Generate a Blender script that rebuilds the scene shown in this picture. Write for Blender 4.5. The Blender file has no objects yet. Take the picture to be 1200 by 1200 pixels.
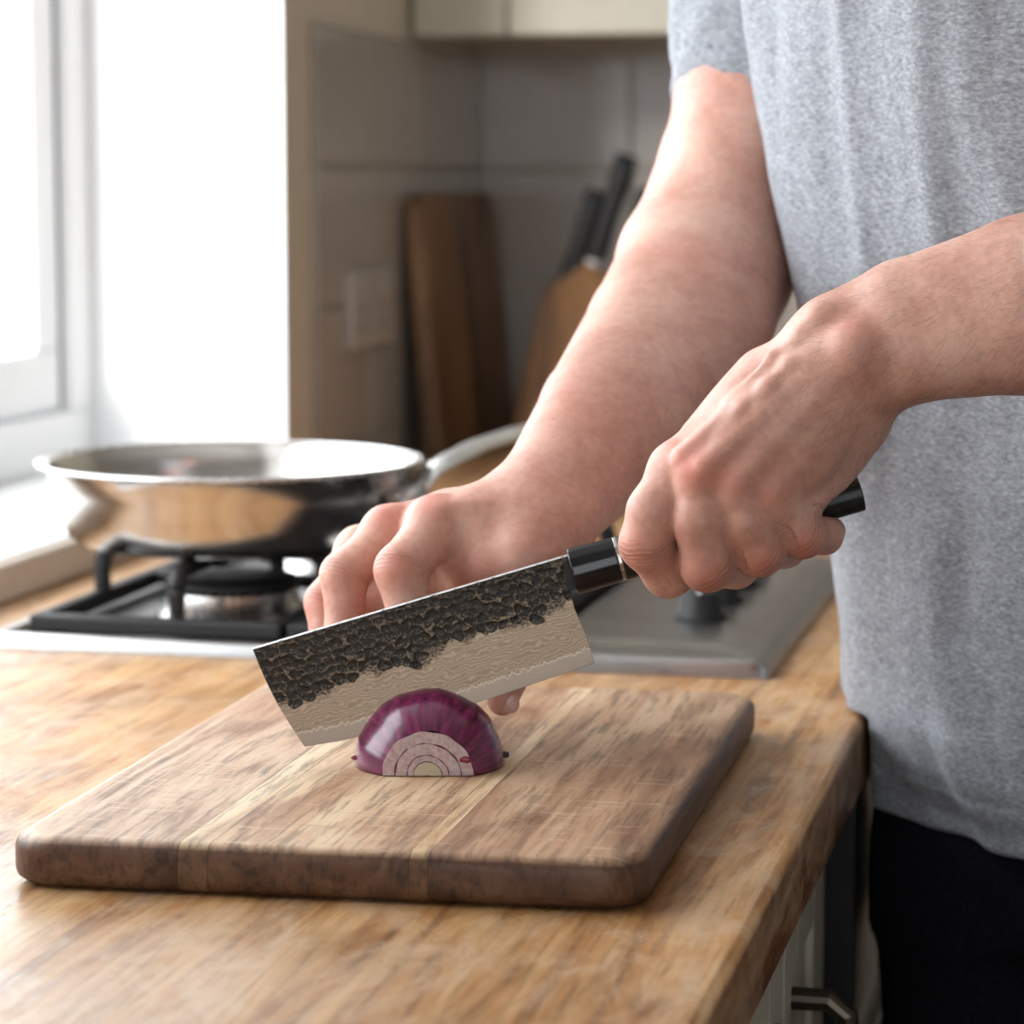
import bpy, bmesh, math, random
import numpy as np
from mathutils import Vector, Matrix
random.seed(4); rng = np.random.default_rng(7)
scene = bpy.context.scene; COL = scene.collection
PI = math.pi

# ---------------------------------------------------------------- camera, sky, lights, exposure
F = 3200.0                                   # focal length in pixels of the 1200 px frame
YAW, PIT = math.radians(13.11), math.radians(6.86)
C = np.array([0, 0, 1.22])
R = np.array([math.cos(YAW), math.sin(YAW), 0]); H = np.array([-math.sin(YAW), math.cos(YAW), 0])
FW = H*math.cos(PIT) - np.array([0, 0, 1])*math.sin(PIT); U = np.cross(R, FW)
def P(px, py, d):                            # a point seen at a pixel, d metres ahead
    return C + d*(FW + (px-600)/F*R + (600-py)/F*U)
def on(px, py, ax, v):                       # a point seen at a pixel on the plane axis = v
    r = FW + (px-600)/F*R + (600-py)/F*U
    return C + r*(v-C[ax])/r[ax]
cam = bpy.data.cameras.new('camera'); camo = bpy.data.objects.new('camera', cam); COL.objects.link(camo)
m = Matrix((R, U, -FW)).transposed().to_4x4(); m.translation = Vector(C); camo.matrix_world = m
cam.sensor_width = 36; cam.lens = F/1200*36; cam.clip_start = .05
cam.dof.use_dof = True; cam.dof.focus_distance = 1.335; cam.dof.aperture_fstop = 8.0
scene.camera = camo
scene.view_settings.view_transform = 'Standard'; scene.view_settings.look = 'None'
scene.view_settings.gamma = 1; scene.view_settings.use_curve_mapping = False
scene.view_settings.exposure = 0.0
w = bpy.data.worlds.new('sky'); scene.world = w; w.use_nodes = True
w.node_tree.nodes['Background'].inputs[0].default_value = (.86, .93, 1, 1)
w.node_tree.nodes['Background'].inputs[1].default_value = 1.9
def area(name, loc, rot, sx, sy, power, col=(1, 1, 1)):
    l = bpy.data.lights.new(name, 'AREA'); l.shape = 'RECTANGLE'; l.size = sx; l.size_y = sy; l.energy = power; l.color = col
    o = bpy.data.objects.new(name, l); COL.objects.link(o); o.location = loc; o.rotation_euler = rot
    return o
# daylight through the left window, plus an added fill light behind the camera
area('window_daylight', (-1.19, 1.72, 1.62), (0, -PI/2, 0), 1.30, 1.80, 40, (.93, .97, 1))
area('rear_fill_light', (.35, -2.05, 1.60), (PI/2, 0, 0), 1.9, 1.3, 15, (.95, .98, 1))

sun = bpy.data.lights.new('hazy_sun', 'SUN'); sun.energy = 4.0; sun.angle = math.radians(12); sun.color = (1, .97, .93)
so_ = bpy.data.objects.new('hazy_sun', sun); COL.objects.link(so_); so_.rotation_euler = Vector((-.24, -.93, .30)).to_track_quat('Z', 'Y').to_euler()

# ---------------------------------------------------------------- helpers
def link(name, me, mat=None, parent=None, smooth=False):
    o = bpy.data.objects.new(name, me); COL.objects.link(o)
    if mat is not None:
        me.materials.clear()
        for x in (mat if isinstance(mat, (list, tuple)) else [mat]): me.materials.append(x)
    if smooth: me.polygons.foreach_set('use_smooth', [True]*len(me.polygons))
    if parent is not None: o.parent = parent
    return o
def obj(name, bm, mat=None, parent=None, smooth=False):
    bm.normal_update(); me = bpy.data.meshes.new(name); bm.to_mesh(me); bm.free()
    return link(name, me, mat, parent, smooth)
def empty(name, loc, label, cat, group=None, rot=(0, 0, 0)):
    o = bpy.data.objects.new(name, None); COL.objects.link(o); o.location = loc; o.rotation_euler = rot
    o.empty_display_size = .02
    return tag(o, label, cat, group)
def tag(o, label, cat, group=None):
    o['label'] = label; o['category'] = cat
    if group: o['group'] = group
    return o
def struct(o): o['kind'] = 'structure'; return o
def box(x0, x1, y0, y1, z0, z1, bev=0, seg=2, bm=None):
    nb = bmesh.new()
    vs = [nb.verts.new((x, y, z)) for x in (x0, x1) for y in (y0, y1) for z in (z0, z1)]
    for f in ((0, 1, 3, 2), (4, 6, 7, 5), (0, 4, 5, 1), (2, 3, 7, 6), (0, 2, 6, 4), (1, 5, 7, 3)): nb.faces.new([vs[i] for i in f])
    bmesh.ops.recalc_face_normals(nb, faces=nb.faces)
    if bev: bmesh.ops.bevel(nb, geom=nb.edges[:], offset=bev, segments=seg, profile=.5, affect='EDGES')
    if bm is None: return nb
    me = bpy.data.meshes.new('t'); nb.to_mesh(me); nb.free(); bm.from_mesh(me); bpy.data.meshes.remove(me); return bm
def prism(poly, n0, n1, bev=0, seg=2):
    """poly: 3-D points of the face, n0/n1: offsets (vectors) of its two ends"""
    bm = bmesh.new(); a = [bm.verts.new(Vector(p)+Vector(n0)) for p in poly]; b = [bm.verts.new(Vector(p)+Vector(n1)) for p in poly]
    bm.faces.new(a); bm.faces.new(b[::-1]); n = len(poly)
    for i in range(n): bm.faces.new([a[i], b[i], b[(i+1) % n], a[(i+1) % n]])
    bmesh.ops.recalc_face_normals(bm, faces=bm.faces)
    if bev: bmesh.ops.bevel(bm, geom=bm.edges[:], offset=bev, segments=seg, profile=.5, affect='EDGES')
    return bm
def lathe(prof, n=64, bm=None, c=(0, 0, 0)):
    bm = bm or bmesh.new(); rows = []
    for r, z in prof:
        if r < 1e-6: rows.append([bm.verts.new((c[0], c[1], c[2]+z))])
        else: rows.append([bm.verts.new((c[0]+r*math.cos(2*PI*i/n), c[1]+r*math.sin(2*PI*i/n), c[2]+z)) for i in range(n)])
    for a, b in zip(rows, rows[1:]):
        for i in range(n):
            q = [a[i % len(a)], a[(i+1) % len(a)], b[(i+1) % len(b)], b[i % len(b)]]
            q = list(dict.fromkeys(q))
            if len(q) > 2: bm.faces.new(q)
    bmesh.ops.recalc_face_normals(bm, faces=bm.faces); return bm
def tube(pts, rad, n=10, flat=(1, 1), up=(0, 0, 1), cap=True, bm=None):
    bm = bm or bmesh.new(); pts = [Vector(p) for p in pts]; rings = []
    for i, p in enumerate(pts):
        t = (pts[min(i+1, len(pts)-1)]-pts[max(i-1, 0)]).normalized()
        s = t.cross(Vector(up));  s = s.normalized() if s.length > 1e-5 else Vector((1, 0, 0)); v = s.cross(t)
        r = rad[i] if isinstance(rad, (list, tuple)) else rad
        rings.append([bm.verts.new(p+s*(r*flat[0]*math.cos(2*PI*k/n))+v*(r*flat[1]*math.sin(2*PI*k/n))) for k in range(n)])
    for a, b in zip(rings, rings[1:]):
        for k in range(n): bm.faces.new([a[k], a[(k+1) % n], b[(k+1) % n], b[k]])
    if cap: bm.faces.new(rings[0][::-1]); bm.faces.new(rings[-1])
    bmesh.ops.recalc_face_normals(bm, faces=bm.faces); return bm
def np_mesh(name, V, Q):
    me = bpy.data.meshes.new(name); V = np.asarray(V, np.float32); Q = np.asarray(Q, np.int32); k = Q.shape[1]
    me.vertices.add(len(V)); me.vertices.foreach_set('co', V.ravel())
    me.loops.add(Q.size); me.loops.foreach_set('vertex_index', Q.ravel())
    me.polygons.add(len(Q)); me.polygons.foreach_set('loop_start', np.arange(0, Q.size, k, dtype=np.int32))
    me.update(calc_edges=True); me.validate(); return me
def fattr(me, name, vals):
    a = me.attributes.new(name, 'FLOAT', 'POINT'); a.data.foreach_set('value', np.asarray(vals, np.float32))

# value noise in numpy
_perm = rng.random(1 << 16).astype(np.float32)
def vnoise(p, seed=0):
    p = np.asarray(p, np.float64); i = np.floor(p).astype(np.int64); f = p-i; f = f*f*(3-2*f); out = 0
    for dx in (0, 1):
        for dy in (0, 1):
            for dz in (0, 1):
                h = ((i[:, 0]+dx)*73856093 ^ (i[:, 1]+dy)*19349663 ^ (i[:, 2]+dz)*83492791 ^ (seed*2654435761)) & 0xffff
                out = out+_perm[h]*np.where(dx, f[:, 0], 1-f[:, 0])*np.where(dy, f[:, 1], 1-f[:, 1])*np.where(dz, f[:, 2], 1-f[:, 2])
    return out*2-1

# signed distance modelling: narrow-band grid + surface nets
def sdf_mesh(f, lo, hi, h, B=8, proj=True):
    lo = np.array(lo, float); hi = np.array(hi, float); nb = np.ceil((hi-lo)/(h*B)).astype(int)
    g = np.stack(np.meshgrid(*[np.arange(k) for k in nb], indexing='ij'), -1).reshape(-1, 3)
    cc = lo+(g*B+(B-1)/2)*h; v = f(cc); act = np.abs(v) < B*h*1.15
    N = nb*B; val = np.repeat(np.repeat(np.repeat(np.sign(v).reshape(nb).astype(np.float32), B, 0), B, 1), B, 2)*h*9
    off = np.stack(np.meshgrid(*[np.arange(B)]*3, indexing='ij'), -1).reshape(-1, 3)
    ga = g[act]
    for s in range(0, len(ga), 600):
        idx = (ga[s:s+600, None, :]*B+off[None]).reshape(-1, 3)
        val[idx[:, 0], idx[:, 1], idx[:, 2]] = f(lo+idx*h)
    ins = val < 0
    c8 = [(a, b, c) for a in (0, 1) for b in (0, 1) for c in (0, 1)]
    cnt = sum(ins[a:N[0]-1+a, b:N[1]-1+b, c:N[2]-1+c].astype(np.int8) for a, b, c in c8)
    cell = np.argwhere((cnt > 0) & (cnt < 8)); cid = -np.ones(N-1, np.int32); cid[cell[:, 0], cell[:, 1], cell[:, 2]] = np.arange(len(cell))
    cv = {k: val[cell[:, 0]+k[0], cell[:, 1]+k[1], cell[:, 2]+k[2]] for k in c8}
    acc = np.zeros((len(cell), 3)); n = np.zeros(len(cell))
    for ax in range(3):
        for k in c8:
            if k[ax]: continue
            k2 = list(k); k2[ax] = 1; k2 = tuple(k2); a, b = cv[k], cv[k2]; mk = (a < 0) != (b < 0)
            t = np.where(mk, a/np.where(mk, a-b, 1), 0); q = np.zeros((len(cell), 3)); q[:] = k; q[:, ax] += t
            acc += q*mk[:, None]; n += mk
    V = lo+(cell+acc/n[:, None])*h
    if proj:
        for _ in range(2):
            e = h*.5; d = f(V); G = np.stack([f(V+np.eye(3)[k]*e)-d for k in range(3)], 1)/e
            gn = np.maximum((G**2).sum(1), .2); V = V-np.clip(d/gn, -h, h)[:, None]*G*.8
    quads = []
    for ax in range(3):
        o1, o2 = (ax+1) % 3, (ax+2) % 3
        sl0 = [slice(None)]*3; sl1 = [slice(None)]*3; sl0[ax] = slice(0, -1); sl1[ax] = slice(1, None)
        A, Bq = ins[tuple(sl0)], ins[tuple(sl1)]
        e = np.argwhere(A != Bq); e = e[(e[:, o1] > 0) & (e[:, o2] > 0) & (e[:, o1] < N[o1]-1) & (e[:, o2] < N[o2]-1)]
        s = A[e[:, 0], e[:, 1], e[:, 2]]
        def cc_(a, b):
            q = e.copy(); q[:, o1] -= a; q[:, o2] -= b; return cid[q[:, 0], q[:, 1], q[:, 2]]
        q = np.stack([cc_(1, 1), cc_(0, 1), cc_(0, 0), cc_(1, 0)], 1); q[~s] = q[~s][:, ::-1]
        quads.append(q[(q >= 0).all(1)])
    return V, np.concatenate(quads)
def cap(p, a, b, ra, rb):
    ab = b-a; t = np.clip(((p-a)@ab)/(ab@ab), 0, 1); return np.linalg.norm(p-a-t[:, None]*ab, axis=1)-(ra+(rb-ra)*t)
def ell(p, c, r, M=None):
    q = (p-c); q = q@np.asarray(M).T if M is not None else q
    k0 = np.linalg.norm(q/r, axis=1); k1 = np.linalg.norm(q/(np.asarray(r)**2), axis=1); return k0*(k0-1)/np.maximum(k1, 1e-9)
def smin(a, b, k): h = np.maximum(k-np.abs(a-b), 0)/k; return np.minimum(a, b)-h*h*k*.25
def smax(a, b, k): return -smin(-a, -b, k)
def chain(p, J, k=.004):                    # J: list of (px, py, depth, radius px)
    d = None
    for a, b in zip(J, J[1:]):
        q = cap(p, P(*a[:3]), P(*b[:3]), a[3]*a[2]/F, b[3]*b[2]/F); d = q if d is None else smin(d, q, k)
    return d

# ---------------------------------------------------------------- materials
class NT:
    def __init__(s, name):
        s.m = bpy.data.materials.new(name); s.m.use_nodes = True; s.t = s.m.node_tree; s.t.nodes.clear()
        s.o = s.n('OutputMaterial'); s.b = s.n('BsdfPrincipled'); s.l(s.b, 0, s.o, 0); s.c = None
    def n(s, t, **kw):
        x = s.t.nodes.new('ShaderNode'+t)
        for k, v in kw.items(): setattr(x, k, v)
        return x
    def l(s, a, i, b, j): s.t.links.new(a.outputs[i], b.inputs[j])
    def coord(s, sc=(1, 1, 1), rot=(0, 0, 0), out='Object'):
        if s.c is None: s.c = s.n('TexCoord')
        m = s.n('Mapping'); m.inputs['Scale'].default_value = sc; m.inputs['Rotation'].default_value = rot; s.l(s.c, out, m, 0); return m
    def noise(s, src, scale, det=4, rough=.55, dist=0):
        x = s.n('TexNoise'); x.inputs['Scale'].default_value = scale; x.inputs['Detail'].default_value = det
        x.inputs['Roughness'].default_value = rough; x.inputs['Distortion'].default_value = dist
        if src: s.l(src, 0, x, 'Vector')
        return x
    def ramp(s, src, st, i='Fac'):
        x = s.n('ValToRGB'); e = x.color_ramp.elements
        while len(e) < len(st): e.new(.5)
        for k, (p, c) in zip(e, st): k.position = p; k.color = (*c, 1) if hasattr(c, '__len__') else (c, c, c, 1)
        s.l(src, i if isinstance(i, int) or i in src.outputs else 0, x, 0); return x
    def mix(s, a, b, fac, mode='MIX'):     # a, b, fac: node (out 0/'Color'/'Result') or value
        x = s.n('Mix', data_type='RGBA', blend_type=mode)
        for v, k in ((fac, 0), (a, 6), (b, 7)):
            if isinstance(v, bpy.types.Node):
                o = v.outputs[2] if v.bl_idname == 'ShaderNodeMix' else v.outputs[0]; s.t.links.new(o, x.inputs[k])
            else: x.inputs[k].default_value = v if k == 0 else (*v, 1)
        return x
    def base(s, x, k='Base Color'):
        s.t.links.new(x.outputs[2] if x.bl_idname == 'ShaderNodeMix' else x.outputs[0], s.b.inputs[k]); return s
    def bump(s, src, st, dist=.001, prev=None, i=0):
        x = s.n('Bump'); x.inputs['Strength'].default_value = st; x.inputs['Distance'].default_value = dist
        s.t.links.new(src.outputs[2] if src.bl_idname == 'ShaderNodeMix' else src.outputs[i], x.inputs['Height'])
        if prev: s.l(prev, 0, x, 'Normal')
        s.l(x, 0, s.b, 'Normal'); return x
    def set(s, **k):
        for a, v in k.items(): s.b.inputs[a.replace('_', ' ')].default_value = v
        return s
def plain(name, col, rough=.5, metal=0, var=.04, **k):
    n = NT(name); c = n.coord(); a = n.noise(c, 60, 3)
    n.base(n.ramp(a, [(.3, tuple(x*(1-var) for x in col)), (.7, tuple(min(1, x*(1+var)) for x in col))])); n.set(Roughness=rough, Metallic=metal, **k); return n.m
def wood(name, dark, mid, light, wear=None, sc=1, rough=(.35, .55), streak=.5, bump=.25, patch=6, axis=1, dark_side=False):
    n = NT(name); s = [sc*14]*3; s[axis] = sc*1.3
    c = n.coord(tuple(s)); a = n.noise(c, 2.2, 9, .62, .9)
    col = n.ramp(a, [(.34, dark), (.47, mid), (.62, light)])
    f = [sc*160]*3; f[axis] = sc*7; c2 = n.coord(tuple(f)); b = n.noise(c2, 1.5, 4, .6)
    br = n.ramp(b, [(.36, .55), (.52, 1)]); x = n.mix(col, br, streak, 'MULTIPLY')
    c3 = n.coord((1, 1, 1)); pn = n.noise(c3, patch, 5, .6, .4)
    x = n.mix(x, n.ramp(pn, [(.3, .72), (.65, 1.15)]), .6, 'MULTIPLY')
    rr = n.ramp(pn, [(.35, rough[0]), (.65, rough[1])])
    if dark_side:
        g = n.n('NewGeometry'); sp = n.n('SeparateXYZ'); n.l(g, 'Normal', sp, 0); x = n.mix(x, n.mix(x, (.50, .40, .32), 1.0, 'MULTIPLY'), n.ramp(sp, [(.15, 1), (.6, 0)], 2))  # upright faces darker: oiled wood, with their shade put into the colour
    if wear:
        wn = n.noise(n.coord((24, 11, 24)), 1.3, 10, .78, .8); wm = n.ramp(wn, [(.45, 0), (.68, wear[1])]); x = n.mix(x, wear[0], wm)
    n.base(x); n.l(rr, 0, n.b, 'Roughness'); n.bump(b, bump, .0006); n.set(Specular_IOR_Level=.5); return n.m
M = {}
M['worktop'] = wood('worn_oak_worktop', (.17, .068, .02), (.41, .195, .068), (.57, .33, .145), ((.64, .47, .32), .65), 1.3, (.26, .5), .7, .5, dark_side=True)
M['edge'] = wood('worn_edge_wood', (.10, .05, .025), (.2, .11, .055), (.3, .18, .1), ((.34, .24, .16), .8), 2, (.5, .7), .6, .8)
def bwood(name, d, mi, l, seed):
    n = NT(name); c = n.coord((26, 3.2, 26)); c.inputs['Location'].default_value = (seed*3.1, seed*1.7, seed)
    a = n.noise(c, 1.5, 10, .64, .75); col = n.ramp(a, [(.34, d), (.48, mi), (.60, l)])
    c2 = n.coord((230, 14, 120)); b = n.noise(c2, 1.3, 4, .65)
    x = n.mix(col, n.ramp(b, [(.40, .48), (.49, 1)]), .8, 'MULTIPLY')
    x = n.mix(x, (.42, .19, .10), n.ramp(n.noise(n.coord((9, 4, 9)), 1.6, 4, .6, .5), [(.50, 0), (.68, .38)])); k = n.noise(n.coord((30, 7, 20)), 1.4, 6, .7, 1.2); x = n.mix(x, (.05, .022, .012), n.ramp(k, [(.62, 0), (.72, .55)]))
    s = n.noise(n.coord((14, 150, 14), (0, 0, .5)), 2, 3); s2 = n.noise(n.coord((10, 190, 10), (0, 0, -.35)), 2, 3)
    sc = n.ramp(s, [(.62, 0), (.66, .34)]); x = n.mix(x, (.70, .53, .38), sc); x = n.mix(x, (.16, .09, .05), n.ramp(s2, [(.64, 0), (.68, .30)]))
    # shade painted into the rim: faces turned away from the worn top darken
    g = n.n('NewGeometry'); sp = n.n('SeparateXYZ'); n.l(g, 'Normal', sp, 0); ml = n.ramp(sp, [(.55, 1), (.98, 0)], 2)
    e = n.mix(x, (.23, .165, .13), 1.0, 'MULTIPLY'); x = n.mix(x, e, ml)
    n.base(x); n.set(Roughness=.5); bb = n.bump(b, .3, .0005); n.bump(s, .15, .0004, bb); return n.m
M['bd'] = [bwood('board_stave_a', (.25, .135, .08), (.49, .32, .21), (.64, .48, .34), 1),
           bwood('board_stave_b', (.50, .34, .20), (.66, .49, .31), (.74, .58, .40), 2),
           bwood('board_stave_c', (.21, .105, .055), (.51, .32, .19), (.66, .48, .31), 5),
           bwood('board_stave_d', (.50, .32, .17), (.66, .47, .28), (.74, .56, .37), 4),
           bwood('board_stave_e', (.17, .085, .045), (.40, .245, .145), (.56, .39, .25), 9)]
M['dwood'] = wood('dark_stained_board', (.02, .009, .004), (.17, .085, .038), (.30, .165, .08), None, 1.0, (.4, .6), .4, .2, 5, 2)
M['block'] = wood('orange_block_wood', (.10, .04, .01), (.2, .085, .02), (.26, .12, .032), None, 1.5, (.4, .6), .3, .2, 9, 2)
M['floor'] = wood('brown_floorboards', (.05, .028, .018), (.10, .058, .036), (.16, .095, .06), None, .6, (.4, .6))
M['white'] = plain('white_paint', (.88, .885, .89), .45, 0, .008)
M['wall'] = plain('cream_wall_paint', (.60, .52, .42), .8)
M['strip'] = plain('stone_upstand', (.55, .47, .39), .45)
M['tile'] = plain('taupe_glazed_tile', (.43, .385, .345), .16)
M['grout'] = plain('grey_grout', (.30, .27, .23), .9)
M['cream'] = plain('cream_cabinet_paint', (.50, .465, .375), .5)
M['ceil'] = plain('ceiling_paint', (.62, .60, .57), .9)
M['black'] = plain('black_enamel', (.012, .012, .013), .28)
M['iron'] = plain('black_cast_iron', (.014, .014, .015), .55)
M['blackp'] = plain('black_plastic', (.008, .008, .009), .6)
M['socket'] = plain('ivory_plastic', (.46, .42, .385), .35)
M['bronze'] = plain('dark_bronze', (.10, .08, .062), .38, 1)
def steel(name, col, r0, r1, sc=(200, 4, 200), an=0):
    n = NT(name); a = n.noise(n.coord(sc), 2, 4); n.base(n.ramp(a, [(.3, tuple(x*.9 for x in col)), (.7, col)]))
    n.l(n.ramp(a, [(.3, r0), (.7, r1)]), 0, n.b, 'Roughness'); n.set(Metallic=1.0); n.bump(a, .03, .0003); return n.m
M['steel'] = steel('brushed_steel', (.62, .61, .60), .22, .34)
M['pan'] = steel('polished_pan_steel', (.66, .63, .60), .15, .24, (3, 3, 160))
M['hob'] = steel('hob_steel', (.44, .435, .43), .24, .34, (4, 300, 4))
n = NT('polished_edge'); n.set(Base_Color=(.9, .9, .9, 1), Roughness=.35, Metallic=1.0); M['polish'] = n.m
n = NT('horn_black'); n.set(Base_Color=(.006, .006, .007, 1), Roughness=.22); M['horn'] = n.m
n = NT('ebony_grain'); a = n.noise(n.coord((40, 40, 400)), 3, 4); n.base(n.ramp(a, [(.4, (.006, .006, .006)), (.7, (.03, .028, .027))])); n.set(Roughness=.38); M['ebony'] = n.m
n = NT('window_glass'); n.t.nodes.remove(n.b); tr = n.n('BsdfTransparent'); gl = n.n('BsdfGlossy'); gl.inputs['Roughness'].default_value = .02
fr = n.n('Fresnel'); mx = n.n('MixShader'); gb = n.n('NewGeometry'); fm = n.n('Math', operation='MULTIPLY'); iv = n.n('Math', operation='SUBTRACT'); iv.inputs[0].default_value = 1; n.l(gb, 'Backfacing', iv, 1); n.l(fr, 0, fm, 0); n.l(iv, 0, fm, 1); n.l(fm, 0, mx, 0); n.l(tr, 0, mx, 1); n.l(gl, 0, mx, 2); n.l(mx, 0, n.o, 0); M['glass'] = n.m
# skin
n = NT('skin'); c = n.coord(); a = n.noise(c, 22, 5, .6); col = n.ramp(a, [(.34, (.51, .25, .185)), (.54, (.63, .35, .27)), (.72, (.69, .43, .34))])
at = n.n('Attribute', attribute_name='red'); sp = n.noise(c, 240, 3, .6); mot = n.ramp(sp, [(.35, .86), (.6, 1.05)])
x = n.mix(col, mot, .7, 'MULTIPLY'); rm = n.n('Math', operation='MULTIPLY'); rm.inputs[1].default_value = 1.0; n.l(at, 'Fac', rm, 0)
x = n.mix(x, (.60, .19, .14), rm); n.base(x)
n.set(Roughness=.46, Subsurface_Weight=.16, Subsurface_Scale=.012, Specular_IOR_Level=.42); n.b.inputs['Subsurface Radius'].default_value = (1, .35, .18)
cs = n.n('Attribute', attribute_name='crease_s'); cm = n.n('Attribute', attribute_name='crease_m')
cn = n.noise(c, 130, 3, .6); ca_ = n.n('Math', operation='MULTIPLY_ADD'); ca_.inputs[1].default_value = 5.0; n.l(cn, 0, ca_, 0); n.l(cs, 'Fac', ca_, 2)
cw = n.n('Math', operation='SINE'); cv_ = n.n('Math', operation='MULTIPLY'); cv_.inputs[1].default_value = 2.6; n.l(ca_, 0, cv_, 0); n.l(cv_, 0, cw, 0)
cr = n.ramp(cw, [(.0, 0), (.35, .9), (1, 1)]); one = n.mix((1, 1, 1), cr, 0.0); n.l(cm, 'Fac', one, 0)
x = n.mix(x, n.ramp(one, [(0, .84), (.6, 1)], 2), 1.0, 'MULTIPLY'); n.base(x)
b0 = n.bump(one, .8, .0008)
v = n.n('TexVoronoi', feature='DISTANCE_TO_EDGE'); v.inputs['Scale'].default_value = 900; n.l(n.noise(c, 60, 2), 1, n.n('Mapping'), 0); n.l(c, 0, v, 'Vector')
b1 = n.bump(v, .12, .00025, b0); wr = n.noise(n.coord((160, 160, 160)), 1.2, 5, .7, 1.5); n.bump(wr, .30, .0007, b1); M['skin'] = n.m
n = NT('nail'); n.set(Base_Color=(.62, .36, .29, 1), Roughness=.28); M['nail'] = n.m
# heather grey jersey
n = NT('heather_grey_jersey'); a = n.noise(n.coord((260, 260, 620), (.35, .25, 0)), 1.0, 4, .7, .5); b = n.noise(n.coord((90, 90, 110), (.4, 0, .4)), 1.0, 5, .65)
col = n.ramp(a, [(.34, (.175, .184, .203)), (.5, (.275, .288, .315)), (.66, (.41, .425, .455))]); x = n.mix(col, n.ramp(b, [(.3, .82), (.65, 1.1)]), .8, 'MULTIPLY'); n.base(x)
b1 = n.bump(a, .35, .0008); n.bump(b, .3, .0016, b1); n.set(Roughness=.92, Specular_IOR_Level=.15, Sheen_Weight=.1); M['jersey'] = n.m
n = NT('black_denim'); a = n.noise(n.coord((500, 500, 700)), 1, 3); n.base(n.ramp(a, [(.35, (.004, .004, .006)), (.7, (.014, .015, .022))])); n.set(Roughness=.9, Specular_IOR_Level=.1); n.bump(a, .2, .0004); M['denim'] = n.m
n = NT('brown_hair'); n.set(Base_Color=(.06, .032, .018, 1), Roughness=.55); M['hair'] = n.m
n = NT('arm_hair'); n.set(Base_Color=(.20, .11, .06, 1), Roughness=.5); M['armhair'] = n.m
M['eye'] = plain('eye_white', (.8, .8, .78), .2); M['iris'] = plain('iris', (.08, .05, .03), .2)

# ---------------------------------------------------------------- room
WX, YB, FX = -.857, 3.481, -.161           # window wall, back wall, front edge of the worktop
YR = 2.661                                  # far end of the window recess
Z0 = .90
XR, YF, ZC = 2.3, -1.9, 2.45
floor = struct(obj('floor', box(WX-.5, XR+.1, YF-.1, YB+.1, -.06, 0), M['grout']))
k = 0
for i in range(22):                         # floorboards
    x0 = FX-.12+i*.11
    obj('floorboard', box(x0+.001, x0+.109, YF, YB, 0, .012, .0015, 1), M['floor'], floor)
struct(obj('ceiling', box(WX-.5, XR+.1, YF-.1, YB+.1, ZC, ZC+.1), M['ceil']))
wb = struct(obj('wall_back', box(WX-.285, XR+.1, YB+.006, YB+.15, 0, ZC), M['wall']))
bm = box(WX-.285, WX, YR, YB+.1, 0, ZC); box(WX-.285, WX, YF-.1, .78, 0, ZC, bm=bm)
box(WX-.285, WX, .78, YR, 0, .931, bm=bm); box(WX-.285, WX, .78, YR, 2.25, ZC, bm=bm)
wl = struct(obj('wall_left', bm, M['wall']))
bm = box(WX-.284, WX-.001, .781, YR-.0, 0.9305, .9335); sill = struct(obj('trim_1', bm, M['white']))
rv = box(WX-.284, WX+.0005, YR-.003, YR, .931, 2.25); box(WX-.284, WX+.0005, .78, .783, .931, 2.25, bm=rv); box(WX-.284, WX+.0005, .78, YR, 2.247, 2.25, bm=rv)
struct(obj('trim_2', rv, M['white']))       # white window reveal
struct(obj('trim_3', box(WX, WX+.010, .78, YR, Z0+.0005, .931, .002, 1), M['strip']))   # upstand below the sill
struct(obj('wall_right', box(XR, XR+.1, YF-.1, YB+.1, 0, ZC), M['ceil']))
bm = box(WX-.5, -.65, YF-.1, YF, 0, ZC); box(1.35, XR, YF-.1, YF, 0, ZC, bm=bm); box(-.65, 1.35, YF-.1, YF, 0, .9, bm=bm); box(-.65, 1.35, YF-.1, YF, 2.25, ZC, bm=bm)
struct(obj('wall_front', bm, M['ceil']))
# window in the left wall: outer frame, sash, glazing
XW = -1.065
def window(name, boxes, pane, m):
    w_ = struct(bpy.data.objects.new(name, None)); COL.objects.link(w_)
    for nm, b in boxes: obj(nm, box(*b, .004, 2), M['white'], w_)
    obj('pane', box(*pane), M['glass'], w_); return w_
yf0, yf1, zf0, zf1 = .783, YR-.003, .934, 2.247
wn = struct(bpy.data.objects.new('window_1', None)); COL.objects.link(wn); wn.location = (XW, 1.7, .934)
def wpart(nm, *b, mat='white', bev=.004):
    b = (b[0]-XW, b[1]-XW, b[2]-1.7, b[3]-1.7, b[4]-.934, b[5]-.934); return obj(nm, box(*b, bev, 2), M[mat], wn)
fo = .055
wpart('frame_rail', XW-.06, XW, yf0, yf1, zf0, zf0+fo); wpart('frame_rail', XW-.06, XW, yf0, yf1, zf1-fo, zf1)
for y0 in (yf0, yf1-fo): wpart('frame_stile', XW-.06, XW, y0, y0+fo, zf0+fo, zf1-fo)
for y0, y1 in ((yf0+fo, yf1-fo),):
    a, b_, z0, z1 = y0+.004, y1-.004, zf0+fo+.004, zf1-fo-.004
    wpart('sash_rail', XW-.05, XW-.012, a, b_, z0, z0+.06); wpart('sash_rail', XW-.05, XW-.012, a, b_, z1-.06, z1)
    wpart('sash_stile', XW-.05, XW-.012, a, a+.06, z0+.06, z1-.06); wpart('sash_stile', XW-.05, XW-.012, b_-.06, b_, z0+.06, z1-.06)
    wpart('pane', XW-.034, XW-.030, a+.06, b_-.06, z0+.06, z1-.06, mat='glass', bev=0)
    wpart('gasket', XW-.0125, XW-.0115, b_+.0005, b_+.0035, z0, z1, mat='blackp', bev=0)
w2 = struct(bpy.data.objects.new('added_rear_window', None)); COL.objects.link(w2); w2.location = (.35, YF-.05, .9)  # unseen rear window, added to let in the fill light
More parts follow.
